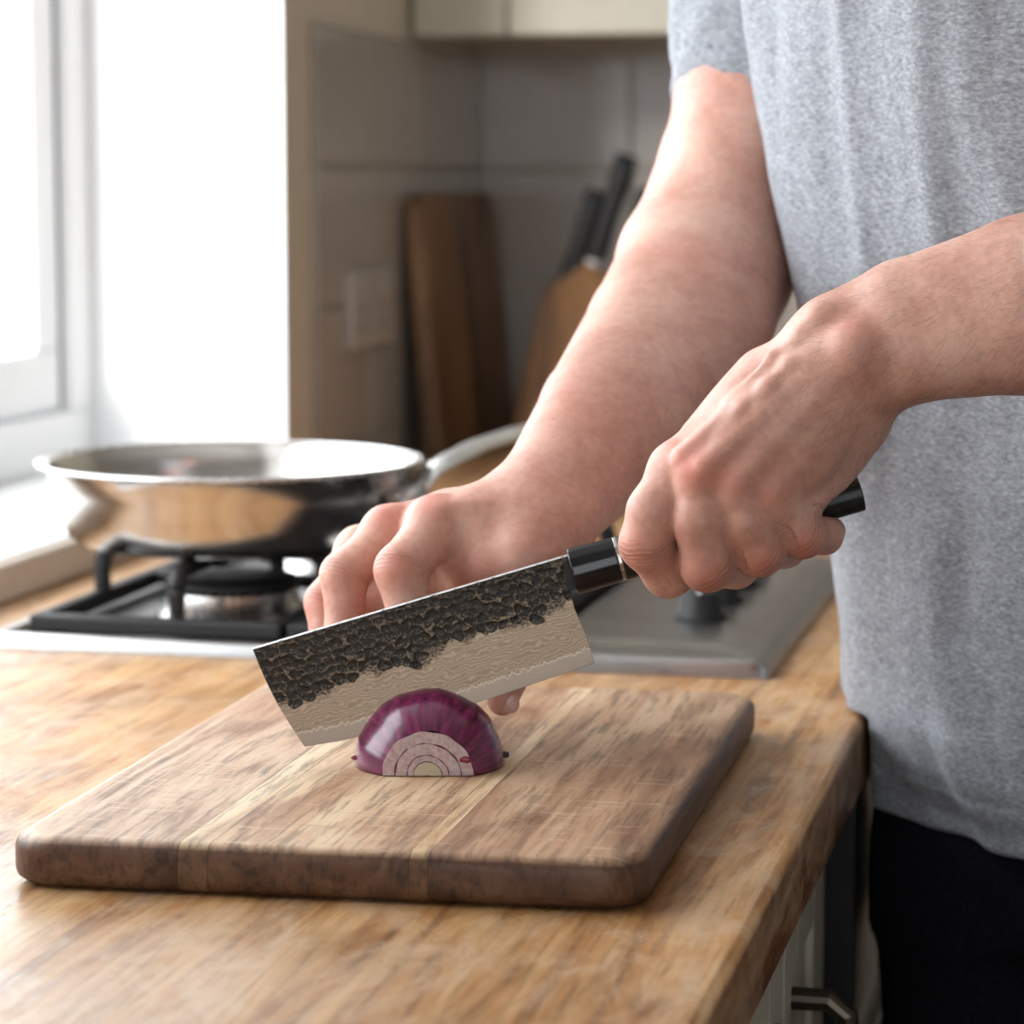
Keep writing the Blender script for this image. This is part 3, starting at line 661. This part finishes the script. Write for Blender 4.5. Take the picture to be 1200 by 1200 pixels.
ed = n.ramp(ea, [(.93, 0), (.938, 1), (.948, 1), (.956, .25)]); satin = n.mix(dam, (.34, .28, .22), ed)
eb = n.ramp(ea, [(.948, 0), (.956, 1)]); satin = n.mix(satin, (.24, .19, .15), eb)
sp_ = n.noise(cmb, 1.8, 3, .7); dk = n.ramp(sp_, [(.35, (.014, .012, .011)), (.7, (.05, .044, .038))])
x = n.mix(satin, dk, A['dark']); n.t.links.new(A['dark'].outputs['Fac'], x.inputs[0]); n.base(x)
n.l(n.ramp(A['dark'], [(0, .36), (1, .42)], 'Fac'), 0, n.b, 'Roughness'); n.l(n.ramp(A['dark'], [(0, .95), (1, .85)], 'Fac'), 0, n.b, 'Metallic')
b1 = n.bump(sn, .04, .0002); n.bump(sp_, .2, .0002, b1); M['blade'] = n.m
link('blade', me, M['blade'], kn_, True)
sp0, sp1 = Vector(K3(296, 760)), Vector(K3(667, 650)); upv = Vector(K3(290, 740))-Vector(K3(296, 760)); upv.normalize(); fwv = Vector(FW)
obj('spine', prism([sp0-fwv*.0013+upv*-.0004, sp0-fwv*.0006+upv*.0004, sp0+fwv*.0012+upv*.0004, sp0+fwv*.0012-upv*.0004], (0, 0, 0), sp1-sp0), M['polish'], kn_)
# neck, ferrule, handle
def octo(p0, p1, r0, r1, fl=.86, n_=16, bev=.0008):
    g = bmesh.new(); a, b = Vector(p0), Vector(p1); t = (b-a).normalized(); s = Vector(FW); s = (s-t*s.dot(t)).normalized(); v_ = s.cross(t)
    rg = []
    for c_, r in ((a, r0), (b, r1)):
        rg.append([g.verts.new(c_+v_*(r*math.sin(2*PI*(k_+.5)/n_)*1.06)+s*(r*fl*math.cos(2*PI*(k_+.5)/n_)*1.06)) for k_ in range(n_)])
    for k_ in range(n_): g.faces.new([rg[0][k_], rg[0][(k_+1) % n_], rg[1][(k_+1) % n_], rg[1][k_]])
    g.faces.new(rg[0][::-1]); g.faces.new(rg[1]); bmesh.ops.recalc_face_normals(g, faces=g.faces)
    bmesh.ops.bevel(g, geom=g.edges[:], offset=bev, segments=3, profile=.5, affect='EDGES'); return g
obj('neck', prism([K3(*q) for q in ((660, 655), (672, 652), (676, 690), (664, 694))], FW*-.0012, FW*.0012, .0003, 1), M['blackp'], kn_)
hs0, hs1 = (670, 670), (1009, 577.5)
def hp(t, dz=0): return P(hs0[0]+(hs1[0]-hs0[0])*t, hs0[1]+(hs1[1]-hs0[1])*t, DK)-KO
px_ = DK/F
obj('ferrule', octo(hp(0), hp(.158), 26.5*px_, 25.5*px_), M['horn'], kn_)
obj('spacer', octo(hp(.158), hp(.170), 25.2*px_, 25.2*px_, bev=.0003), M['steel'], kn_)
obj('handle', octo(hp(.170), hp(1.0), 25*px_, 20.5*px_), M['ebony'], kn_)

# ---------------------------------------------------------------- person
def RH(r, d, z): return C*np.array([1, 1, 0])+R*r+H*d+np.array([0, 0, z])   # right offset, distance, height
# joints as (px, py, depth, radius px)
LF = {  # knife hand
 'index': [(794, 551, 1.374, 31), (768, 600, 1.370, 32), (757, 637, 1.373, 30), (783, 671, 1.386, 28), (826, 660, 1.408, 22)],
 'middle': [(820, 562, 1.362, 29), (821, 610, 1.360, 31), (828, 662, 1.367, 30), (862, 662, 1.392, 26), (880, 642, 1.415, 20)],
 'ring': [(861, 576, 1.360, 27), (872, 612, 1.360, 29), (890, 646, 1.366, 28), (919, 640, 1.392, 24), (925, 618, 1.413, 19)],
 'pinky': [(906, 588, 1.364, 25), (940, 628, 1.370, 25), (966, 628, 1.386, 20), (975, 622, 1.398, 16)],
 'thumb': [(935, 425, 1.402, 36), (850, 505, 1.428, 34), (818, 590, 1.434, 23), (800, 640, 1.428, 19)]}
LMC = [[(955, 432, 1.376, 44), (880, 485, 1.374, 36), (792, 551, 1.374, 30)],
       [(970, 440, 1.366, 44), (895, 500, 1.362, 36), (822, 562, 1.362, 29)],
       [(985, 452, 1.364, 44), (920, 515, 1.361, 35), (862, 576, 1.360, 28)],
       [(996, 468, 1.368, 42), (945, 530, 1.366, 34), (906, 588, 1.364, 26)]]
FORE_L = [[(985, 393, 1.374, 51), (1060, 369, 1.362, 63), (1200, 335, 1.345, 80), (1450, 262, 1.285, 84)],
          [(1004, 434, 1.362, 43), (1070, 417, 1.352, 53), (1200, 385, 1.338, 75), (1450, 330, 1.285, 80)]]
LSH = RH(.355, 1.40, 1.43); LEL = P(1465, 292, 1.28)
def left_arm(p):
    d = None
    for c_ in FORE_L:
        q = chain(p, c_, .004); d = q if d is None else smin(d, q, .018)
    palm = None
    for c_ in LMC:
        q = chain(p, c_, .01); palm = q if palm is None else smin(palm, q, .007)
    palm = smin(palm, cap(p, P(1002, 496, 1.376), P(966, 546, 1.386), 39*1.378/F, 33*1.388/F), .008)     # outer edge of the hand
    palm = smin(palm, cap(p, P(980, 528, 1.384), P(944, 588, 1.374), 31*1.38/F, 21*1.38/F), .007)
    palm = smin(palm, cap(p, P(900, 450, 1.395), P(830, 520, 1.400), 42*1.39/F, 34*1.40/F), .02)       # thumb muscle and web
    palm = smin(palm, cap(p, P(960, 470, 1.395), P(880, 560, 1.402), 36*1.39/F, 22*1.40/F), .015)
    # tendons, veins, knuckle pads
    for a, b in (((945, 410, 1.350), (800, 535, 1.3515)), ((962, 425, 1.3435), (826, 548, 1.3425)), ((980, 440, 1.343), (866, 562, 1.3425)), ((990, 460, 1.348), (906, 576, 1.3465))):
        palm = smin(palm, cap(p, P(a[0], a[1], a[2]+.0038), P(b[0], b[1], b[2]+.0042), .0018, .0034), .011)
    V_ = [[(985, 405, 1.338), (955, 415, 1.3445), (925, 428, 1.3465), (900, 455, 1.3455), (870, 480, 1.3465), (845, 515, 1.348)],
          [(900, 455, 1.3455), (893, 490, 1.3455), (880, 520, 1.3465)], [(960, 372, 1.352), (935, 400, 1.351), (905, 420, 1.354), (860, 470, 1.356)]]
    for vv_ in V_:
        for a, b in zip(vv_, vv_[1:]): palm = smin(palm, cap(p, P(a[0], a[1], a[2]+.0032), P(b[0], b[1], b[2]+.0034), .0010, .0010), .0065)
    d = smin(d, palm, .022)
    d = smin(d, np.linalg.norm(p-P(1004, 410, 1.3395), axis=1)-.007, .016)                               # ulna head
    fs = None
    for k_, c_ in LF.items():
        q = chain(p, c_, .005)
        if k_ != 'thumb':
            j0 = c_[0]; q = smin(q, np.linalg.norm(p-P(j0[0]+0, j0[1]-4, j0[2]-.0054), axis=1)-.0086, .008)
        g_ = smin(d, q, .007); fs = g_ if fs is None else smin(fs, g_, .0012)
    d = fs
    ch = cap(p, LEL, LSH, .050, .056); d = smin(d, ch, .03)
    return d
RF = {
 'index': [(512, 617, 1.456, 32), (470, 668, 1.428, 30), (484, 735, 1.426, 26), (492, 775, 1.432, 20)],
 'middle': [(458, 626, 1.474, 29), (403, 674, 1.458, 26.5), (405, 740, 1.454, 23), (425, 790, 1.450, 19)],
 'ring': [(425, 648, 1.500, 27), (380, 705, 1.486, 22), (384, 762, 1.476, 20), (405, 805, 1.470, 17)],
 'pinky': [(415, 668, 1.520, 23), (400, 720, 1.510, 19), (405, 765, 1.500, 17), (425, 800, 1.492, 15)],
 'thumb': [(632, 650, 1.450, 40), (600, 725, 1.438, 28), (604, 780, 1.440, 22), (589, 821, 1.440, 18)]}
RMC = [[(625, 612, 1.462, 42), (560, 612, 1.460, 36), (512, 617, 1.456, 32)], [(620, 604, 1.472, 42), (530, 612, 1.474, 34), (458, 626, 1.474, 30)],
       [(618, 610, 1.490, 40), (520, 625, 1.492, 34), (425, 648, 1.500, 28)], [(618, 625, 1.505, 36), (515, 645, 1.510, 30), (415, 668, 1.520, 24)]]
FORE_R = [[(633, 580, 1.475, 52), (700, 482, 1.54, 66), (764, 385, 1.62, 75), (803, 320, 1.68, 80)],
          [(662, 597, 1.470, 47), (748, 500, 1.545, 68), (826, 392, 1.625, 76), (846, 325, 1.69, 78)]]
RSH = RH(.165, 1.80, 1.44)
UPR = [(830, 295, 1.70, 93), (862, 195, 1.725, 88), (893, 90, 1.745, 84)]
def right_arm(p):
    d = None
    for c_ in FORE_R:
        q = chain(p, c_, .004); d = q if d is None else smin(d, q, .018)
    d = smin(d, chain(p, UPR, .004), .022)
    d = smin(d, cap(p, P(*UPR[-1][:3]), RSH, 84*1.745/F, .052), .03)
    palm = None
    for c_ in RMC:
        q = chain(p, c_, .01); palm = q if palm is None else smin(palm, q, .007)
    palm = smin(palm, chain(p, [(615, 655, 1.446, 44), (575, 672, 1.452, 36), (560, 690, 1.462, 30)], .01), .015)
    palm = smin(palm, np.linalg.norm(p-P(560, 640, 1.47), axis=1)-.02, .015); palm = smin(palm, chain(p, [(560, 660, 1.475, 30), (500, 705, 1.486, 26), (440, 700, 1.492, 22)], .01), .012)
    for a, b in (((600, 590, 1.449), (518, 596, 1.444)), ((605, 577, 1.468), (470, 600, 1.468))): palm = smin(palm, cap(p, P(*a), P(*b), .0016, .003), .006)
    d = smin(d, palm, .022); fs = None
    for k_, c_ in RF.items():
        q = chain(p, c_, .005)
        if k_ != 'thumb':
            j0 = c_[0]; q = smin(q, np.linalg.norm(p-P(j0[0]-6, j0[1]-5, j0[2]-.003), axis=1)-j0[3]*j0[2]/F*.88, .008)
        g_ = smin(d, q, .007); fs = g_ if fs is None else smin(fs, g_, .0012)
    return fs
# torso sections: left outline of the shirt at each height
TZ = np.array([.80, .8525, .8675, .9025, .9525, 1.0075, 1.0775, 1.1475, 1.1825, 1.2725, 1.3275, 1.40, 1.47, 1.53])
TL = np.array([.2185, .2175, .210, .200, .195, .189, .1825, .170, .1625, .1425, .135, .13, .16, .22])+.014
TA = np.array([.120, .120, .121, .122, .122, .120, .118, .120, .122, .126, .126, .120, .095, .06])
TB = np.array([.182, .182, .180, .176, .173, .172, .174, .178, .182, .188, .190, .18, .14, .08])
nf_, nl_ = np.array([-.84, -.54]), np.array([.54, -.84])
def torso(p, grow=0.0):
    z = p[:, 2]; zz = np.clip(z, .80, 1.53); a = np.interp(zz, TZ, TA)+grow; b = np.interp(zz, TZ, TB)+grow; l = np.interp(zz, TZ, TL)
    ext = np.sqrt((np.interp(zz, TZ, TA)*.84)**2+(np.interp(zz, TZ, TB)*.54)**2)
    q = p-C; r = q@R-(l+ext); d = q@H-1.6; x = r*nf_[0]+d*nf_[1]; y = r*nl_[0]+d*nl_[1]
    k_ = (np.abs(x/a)**2.3+np.abs(y/b)**2.3)**(1/2.3); return (k_-1)*np.minimum(a, b)*.92, x, y
def body_core(p):
    d, _, _ = torso(p, -.012); d = np.maximum(d, p[:, 2]-1.50); d = np.maximum(d, .875-p[:, 2])
    d = smin(d, cap(p, RSH, LSH, .055, .055), .06)
    nk = RH(.30, 1.60, 1.44); hdc = RH(.245, 1.565, 1.645)
    d = smin(d, cap(p, nk, hdc, .062, .056), .04)
    fw_ = np.array([*(R[:2]*nf_[0]+H[:2]*nf_[1]), 0]); lf_ = np.array([*(R[:2]*nl_[0]+H[:2]*nl_[1]), 0])
    tl = math.radians(32); f2 = fw_*math.cos(tl)-np.array([0, 0, 1])*math.sin(tl); u2 = fw_*math.sin(tl)+np.array([0, 0, 1])*math.cos(tl)
    MM = np.stack([f2, lf_, u2]); hd2 = ell(p, hdc+u2*.03, np.array([.098, .076, .10]), MM)
    hd2 = smin(hd2, ell(p, hdc+f2*.035-u2*.055, np.array([.058, .052, .062]), MM), .03)
    hd2 = smin(hd2, cap(p, hdc+f2*.092+u2*.012, hdc+f2*.113-u2*.024, .007, .012), .012)
    hd2 = smin(hd2, cap(p, hdc+f2*.088-u2*.052+lf_*.018, hdc+f2*.088-u2*.052-lf_*.018, .007, .007), .006)
    hd2 = smax(hd2, -cap(p, hdc+f2*.101-u2*.052+lf_*.02, hdc+f2*.101-u2*.052-lf_*.02, .0015, .0015), .003)
    for s in (1, -1):
        hd2 = smax(hd2, -(np.linalg.norm(p-(hdc+f2*.098+u2*.012+lf_*s*.032), axis=1)-.014), .01)
        hd2 = smin(hd2, ell(p, hdc+lf_*s*.080-u2*.004-f2*.005, np.array([.018, .007, .030]), MM), .008)
    return smin(d, hd2, .02), hdc, f2, u2, lf_
def bc_(p): return body_core(p)[0]
def body_all(p): return smin(smin(bc_(p), left_arm(p), .03), right_arm(p), .03)
V1, Q1 = sdf_mesh(left_arm, np.minimum(P(700, 720, 1.36), P(1240, 200, 1.30))-.06, np.maximum(P(1240, 200, 1.36), P(700, 180, 1.48))+.06, .0015)
def clipb(V, Q, keep):
    k_ = keep(V); Q = Q[k_[Q].all(1)]; return V, Q
V2, Q2 = sdf_mesh(right_arm, np.array([P(340, 850, 1.40), P(340, 850, 1.56)]).min(0)-.01, np.array([P(960, 40, 1.85), P(960, 40, 1.6)]).max(0)+.01, .0016)
V3, Q3 = sdf_mesh(body_all, RH(-.02, 1.15, .78)-.3, RH(.62, 1.95, 1.82)+.2, .006)
# fine arms to their clip planes, coarse body beyond them (the seams lie under the cloth / outside the frame)
sleeve_ax = P(*UPR[2][:3])-P(*UPR[0][:3]); sleeve_ax /= np.linalg.norm(sleeve_ax); sl_o = P(864, 60, 1.742)
fa_ax = P(1450, 300, 1.285)-P(1200, 360, 1.34); fa_ax /= np.linalg.norm(fa_ax); fa_o = P(1225, 352, 1.334)
def left_side(V): return (V-fa_o)@fa_ax
def right_side(V): return (V-sl_o)@sleeve_ax
V1, Q1 = clipb(V1, Q1, lambda V: left_side(V) < .004)
V2, Q2 = clipb(V2, Q2, lambda V: (right_side(V) < .012))
nearR = lambda V: (right_arm(V) < .02) & (right_side(V) < .002)
nearL = lambda V: (left_arm(V) < .02) & (left_side(V) < -.004)
V3, Q3 = clipb(V3, Q3, lambda V: ~(nearR(V) | nearL(V)))
V = np.concatenate([V1, V2, V3]); Q = np.concatenate([Q1, Q2+len(V1), Q3+len(V1)+len(V2)])
used = np.unique(Q); mp_ = -np.ones(len(V), int); mp_[used] = np.arange(len(used)); V = V[used]; Q = mp_[Q]
ped = RH(.345, 1.58, 0)
person = empty('person', ped, 'person in grey t-shirt and black jeans slicing an onion at the worktop', 'person')
red = np.zeros(len(V))
def blush(q, s, a):
    global red; red = red+a*np.exp(-((V-P(*q))**2).sum(1)/s**2)
for q, s, a in (((808, 548, 1.349), .011, .85), ((857, 562, 1.348), .010, .6), ((905, 578, 1.353), .010, .65), ((778, 525, 1.360), .010, .5), ((740, 648, 1.361), .012, .5), ((832, 684, 1.355), .012, .5), ((895, 668, 1.355), .011, .5), ((948, 648, 1.362), .010, .5), ((1000, 396, 1.340), .014, .4),
                ((800, 300, 1.62), .02, .25), ((505, 592, 1.448), .012, .75), ((452, 602, 1.464), .011, .55), ((465, 665, 1.417), .010, .5), ((398, 668, 1.435), .010, .4), ((375, 700, 1.47), .010, .35), ((640, 480, 1.50), .03, .22), ((430, 700, 1.46), .018, .5), ((560, 680, 1.43), .018, .35), ((590, 822, 1.43), .012, .3), ((940, 640, 1.35), .012, .35)): blush(q, s, a)
V_l = V-ped
me = np_mesh('body', V_l, Q); fattr(me, 'red', np.clip(red, 0, .8))
cs_ = np.zeros(len(V)); cm_ = np.zeros(len(V))
for fs_, k0 in ((LF, None), (RF, None)):
    for nm_, c_ in fs_.items():
        if nm_ == 'thumb': continue
        i_ = 2 if len(c_) == 5 else 1; j = P(*c_[i_][:3]); a_ = P(*c_[i_+1][:3])-P(*c_[i_-1][:3]); a_ /= np.linalg.norm(a_)
        r_ = c_[i_][3]*c_[i_][2]/F; dd_ = V-j; t_ = dd_@a_; di = np.linalg.norm(dd_, axis=1)
        dors = np.clip(((dd_/np.maximum(di, 1e-6)[:, None])@(-FW-.6*a_*0+0*U))*1.5+.6, 0, 1)
        m_ = np.exp(-(t_/.0045)**2)*(di < r_*1.7)*dors; hit = m_ > cm_; cs_[hit] = t_[hit]*1000; cm_[hit] = m_[hit]
for q_, a_, w_ in (((1030, 470, 1.35), P(1000, 415, 1.36)-P(1100, 390, 1.36), .010),):
    a_ = a_/np.linalg.norm(a_); dd_ = V-P(*q_); t_ = dd_@a_; m_ = .6*np.exp(-(t_/w_)**2)*np.exp(-(np.linalg.norm(dd_, axis=1)/.02)**2); hit = m_ > cm_; cs_[hit] = t_[hit]*600; cm_[hit] = m_[hit]
fattr(me, 'crease_s', cs_); fattr(me, 'crease_m', np.clip(cm_, 0, 1))
body = link('body', me, M['skin'], person, True)
print('body', len(V), len(Q))
# shirt: shell with hem, sleeves and neck opening
fold_lines = [((.0, 0), 1)]
SLR = [P(880, 95, 1.745), RSH]
cuff_o = P(836, 146, 1.742); cuff_n = -(sleeve_ax*1.0)
def shirt(p):
    d, x, y = torso(p, .0); z = p[:, 2]
    fz = np.clip((1.47-z)/.1, 0, 1)
    s = np.stack([x*6, y*24+z*3.2, z*3.6], 1); n1 = vnoise(s, 11); s2 = np.stack([x*12, y*45-z*8, z*9+y*5], 1); n2 = vnoise(s2, 12)
    n3 = vnoise(np.stack([x*70, y*70, z*34+y*12], 1), 13)
    low = np.clip((.98-z)/.10, 0, 1); n4 = vnoise(np.stack([x*8, y*12+z*10, z*38+y*12], 1), 14)
    d = d-(0.0078*n1+.0034*n2+.0006*n3+.0032*n4*low)*fz
    # a soft diagonal crease from the armpit down the side
    t = y-(.055+(1.34-z)*-.16); d = d-.0045*np.exp(-(t/.012)**2)*np.clip((z-1.05)/.1, 0, 1)
    t = y-(-.02+(1.30-z)*-.10); d = d-.0035*np.exp(-(t/.010)**2)*np.clip((z-1.02)/.1, 0, 1)
    hemb = np.exp(-((z-.872)/.0022)**2); d = d+.0012*hemb
    sl = cap(p, P(889, 118, 1.744), RSH, 104*1.744/F, .068)
    q = p-cuff_o; tx = q@sleeve_ax+.38*(q@R); nn = vnoise(p*np.array([28, 28, 16]), 21); sl = sl-.0016*nn-.0020*vnoise(p*np.array([55, 55, 30])+tx[:, None]*30, 22)
    sl = sl+.0008*np.exp(-((tx-.022)/.0016)**2)
    sl = np.maximum(sl, -tx)
    sll = cap(p, LEL+(LSH-LEL)*.42, LSH, .062, .066)
    axl = (LSH-LEL)/np.linalg.norm(LSH-LEL); sll = np.maximum(sll, -((p-(LEL+(LSH-LEL)*.50))@axl))
    sh = cap(p, RSH, LSH, .064, .064)
    d = np.where(z < .93, smax(d, (FX+.003-p[:, 0])-np.clip((z-.900)/.012, 0, 1)*.08, .004), d)      # cloth pressed against the worktop edge
    d = smin(d, sh, .05); d = smin(d, sl, .014); d = smin(d, sll, .02)
    inner = d+.0085
    # openings
    hemz = .843+.006*vnoise(np.stack([x*10, y*10, x*0], 1), 31)*.6
    cut = np.maximum(d, hemz-z)
    shell = smax(cut, -np.minimum(inner, 1), .0015)
    # let the hollow run out of the cuffs and neck
    open_r = np.maximum(cap(p, P(886, 140, 1.744), RSH, 95*1.74/F, .058), tx-.03); open_l = np.maximum(cap(p, LEL, LSH, .055, .058), -1)
    nk = cap(p, RH(.30, 1.60, 1.44), RH(.262, 1.575, 1.60), .072, .085)
    shell = smax(shell, -open_r, .001); shell = smax(shell, -open_l, .001); shell = smax(shell, -nk, .002)
    inner_h = np.maximum(inner, -(z-hemz)-.002)
    return shell
V4, Q4 = sdf_mesh(shirt, RH(-.02, 1.15, .84)-.25*np.array([1, 1, 0]), RH(.62, 1.95, 1.60)+.2*np.array([1, 1, 0]), .0026, proj=False)
me = np_mesh('t_shirt', V4-ped, Q4); ts_ = link('t_shirt', me, M['jersey'], person, True); ts_['label'] = 'heather grey short-sleeved cotton t-shirt'
sm = ts_.modifiers.new('smooth', 'SMOOTH'); sm.factor = .5; sm.iterations = 2
print('shirt', len(V4), V4[V4[:, 2] < .91].min(0))
# jeans
hipc = RH(.345, 1.60, .86)
def jeans(p):
    d, x, y = torso(np.concatenate([p[:, :2], np.maximum(p[:, 2:3], .82)], 1), -.017)
    d = np.maximum(d, p[:, 2]-.93); d = np.maximum(d, .78-p[:, 2])
    lf_ = np.array([*(R[:2]*nl_[0]+H[:2]*nl_[1]), 0]); fw_ = np.array([*(R[:2]*nf_[0]+H[:2]*nf_[1]), 0])
    for s in (1, -1):
        a = RH(.368, 1.58, .80)+lf_*s*.085; k_ = RH(.374, 1.58, .48)+lf_*s*.09+fw_*.01; f_ = RH(.385, 1.58, .07)+lf_*s*.11-fw_*.005
        q = smin(cap(p, a, k_, .098, .070), cap(p, k_, f_, .066, .058), .03); d = smin(d, q, .035)
    nz = vnoise(p*np.array([22, 22, 9]), 41); d = d-.004*nz
    d = np.maximum(d, FX+.0015-p[:, 0])
    return np.maximum(d, .035-p[:, 2])
V5, Q5 = sdf_mesh(jeans, RH(.0, 1.2, .02)-.25*np.array([1, 1, 0]), RH(.65, 1.95, .95)+.2*np.array([1, 1, 0]), .006)
print('jeans', V5.min(0)); me = np_mesh('jeans', V5-ped, Q5); jn = link('jeans', me, M['denim'], person, True); jn['label'] = 'black denim jeans'
for s in (1, -1):                          # shoes
    lf_ = np.array([*(R[:2]*nl_[0]+H[:2]*nl_[1]), 0]); fw_ = np.array([*(R[:2]*nf_[0]+H[:2]*nf_[1]), 0]); c0 = RH(.385, 1.58, .0)+lf_*s*.11
    def shoe(p, c0=c0): return np.maximum(smin(cap(p, c0-fw_*.05+np.array([0, 0, .055]), c0+fw_*.14+np.array([0, 0, .045]), .042, .036), cap(p, c0+np.array([0, 0, .05]), c0+np.array([0, 0, .10]), .042, .045), .03), .0135-p[:, 2])
    Vs, Qs = sdf_mesh(shoe, c0-np.array([.25, .25, -.0]), c0+np.array([.25, .25, .18]), .006); link('shoe', np_mesh('shoe', Vs-ped, Qs), M['blackp'], person, True)
# head details (above the frame)
_, hdc, f2, u2, lf_ = body_core(np.zeros((1, 3)))
MM = np.stack([f2, lf_, u2])
def hair(p):
    o = ell(p, hdc+u2*.042-f2*.012, np.array([.104, .086, .100]), MM); o = o-.003*vnoise(p*90, 51)
    q = p-hdc; return np.maximum(np.maximum(o, -(ell(p, hdc+u2*.03, np.array([.096, .074, .098]), MM))), np.minimum((q@f2)*1.0-.055-(q@u2-.06)*.5, 9))
Vh, Qh = sdf_mesh(hair, hdc-.17, hdc+.19, .004)
kk = ((Vh-hdc)@u2 > -.03)[Qh].all(1); link('hair', np_mesh('hair', Vh-ped, Qh[kk]), M['hair'], person, True)
for s in (1, -1):
    g = bmesh.new(); bmesh.ops.create_uvsphere(g, u_segments=16, v_segments=12, radius=.0125, matrix=Matrix.Translation(Vector(hdc+f2*.079+u2*.012+lf_*s*.032-ped))); e_ = obj('eye', g, M['eye'], person, True)
    g = bmesh.new(); bmesh.ops.create_uvsphere(g, u_segments=12, v_segments=8, radius=.006, matrix=Matrix.Translation(Vector(hdc+f2*.0868+u2*.009+lf_*s*.032-ped))); obj('iris', g, M['iris'], e_, True)
# thumb nail of the holding hand
g = bmesh.new(); bmesh.ops.create_uvsphere(g, u_segments=14, v_segments=10, radius=1, matrix=Matrix.Translation(Vector(P(597, 822, 1.4335)-ped)) @ Matrix.Rotation(-.45, 4, Vector(FW)) @ Matrix(((R[0]*.0052, FW[0]*.0016, U[0]*.0065, 0), (R[1]*.0052, FW[1]*.0016, U[1]*.0065, 0), (R[2]*.0052, FW[2]*.0016, U[2]*.0065, 0), (0, 0, 0, 1))))
obj('thumb_nail', g, M['nail'], person, True)
# fine arm hair
me = body.data; nrm = np.zeros(len(V)*3, np.float32); me.vertices.foreach_get('normal', nrm); nrm = nrm.reshape(-1, 3)
def strands(mask, count, axis_dir, lmin, lmax, w0):
    idx = rng.choice(np.where(mask)[0], count); b0 = V[idx]; nn = nrm[idx]; ad = axis_dir-nn*(nn@axis_dir)[:, None]; ad /= np.linalg.norm(ad, axis=1)[:, None]+1e-9
    side = np.cross(nn, ad); j = rng.normal(0, .35, (count, 1)); dr = ad+side*j; dr /= np.linalg.norm(dr, axis=1)[:, None]; ln = rng.uniform(lmin, lmax, (count, 1))
    p1 = b0+dr*ln*.5+nn*ln*.28; p2 = b0+dr*ln+nn*ln*rng.uniform(.2, .5, (count, 1)); s = np.cross(dr, nn)*w0; n2 = nn*w0
    pts = [b0+s, b0-s, b0+n2, p1+s*.8, p1-s*.8, p1+n2*.8, p2]
    return np.stack(pts, 1)-ped
nR = (P(633, 580, 1.475)-P(790, 325, 1.68)); nR /= np.linalg.norm(nR); nL = P(1000, 415, 1.366)-P(1300, 330, 1.31); nL /= np.linalg.norm(nL)
fr_ = ((V-P(645, 590, 1.46))@-nR); isR = (np.arange(len(V)) >= 0) & (fr_ > .005) & (fr_ < .27) & (np.abs(right_arm(V)) < .002) & (V@FW-C@FW > 1.40) & (((V-P(1000, 400, 1.366))@nL) > .02)
fl_ = ((V-P(1000, 415, 1.366))@-nL); isL = (fl_ > -.02) & (fl_ < .12) & (np.abs(left_arm(V)) < .002) & ((V-C)@FW < 1.42) & (((V-C)@R) > .14)
G = [strands(isR, 2600, nR+U*-.1, .005, .011, .00004)] if isR.sum() > 10 else []
if isL.sum() > 10: G.append(strands(isL, 2000, nL-U*.5, .005, .011, .00004))
if G:
    S_ = np.concatenate(G); nS = len(S_); tri = np.array([(0, 1, 4), (0, 4, 3), (1, 2, 5), (1, 5, 4), (2, 0, 3), (2, 3, 5), (3, 4, 6), (4, 5, 6), (5, 3, 6)])
    T_ = (np.arange(nS)[:, None, None]*7+tri[None]).reshape(-1, 3); ah = link('arm_hair', np_mesh('arm_hair', S_.reshape(-1, 3), T_), M['armhair'], person); ah['kind'] = 'stuff'
print('hair', isR.sum(), isL.sum())
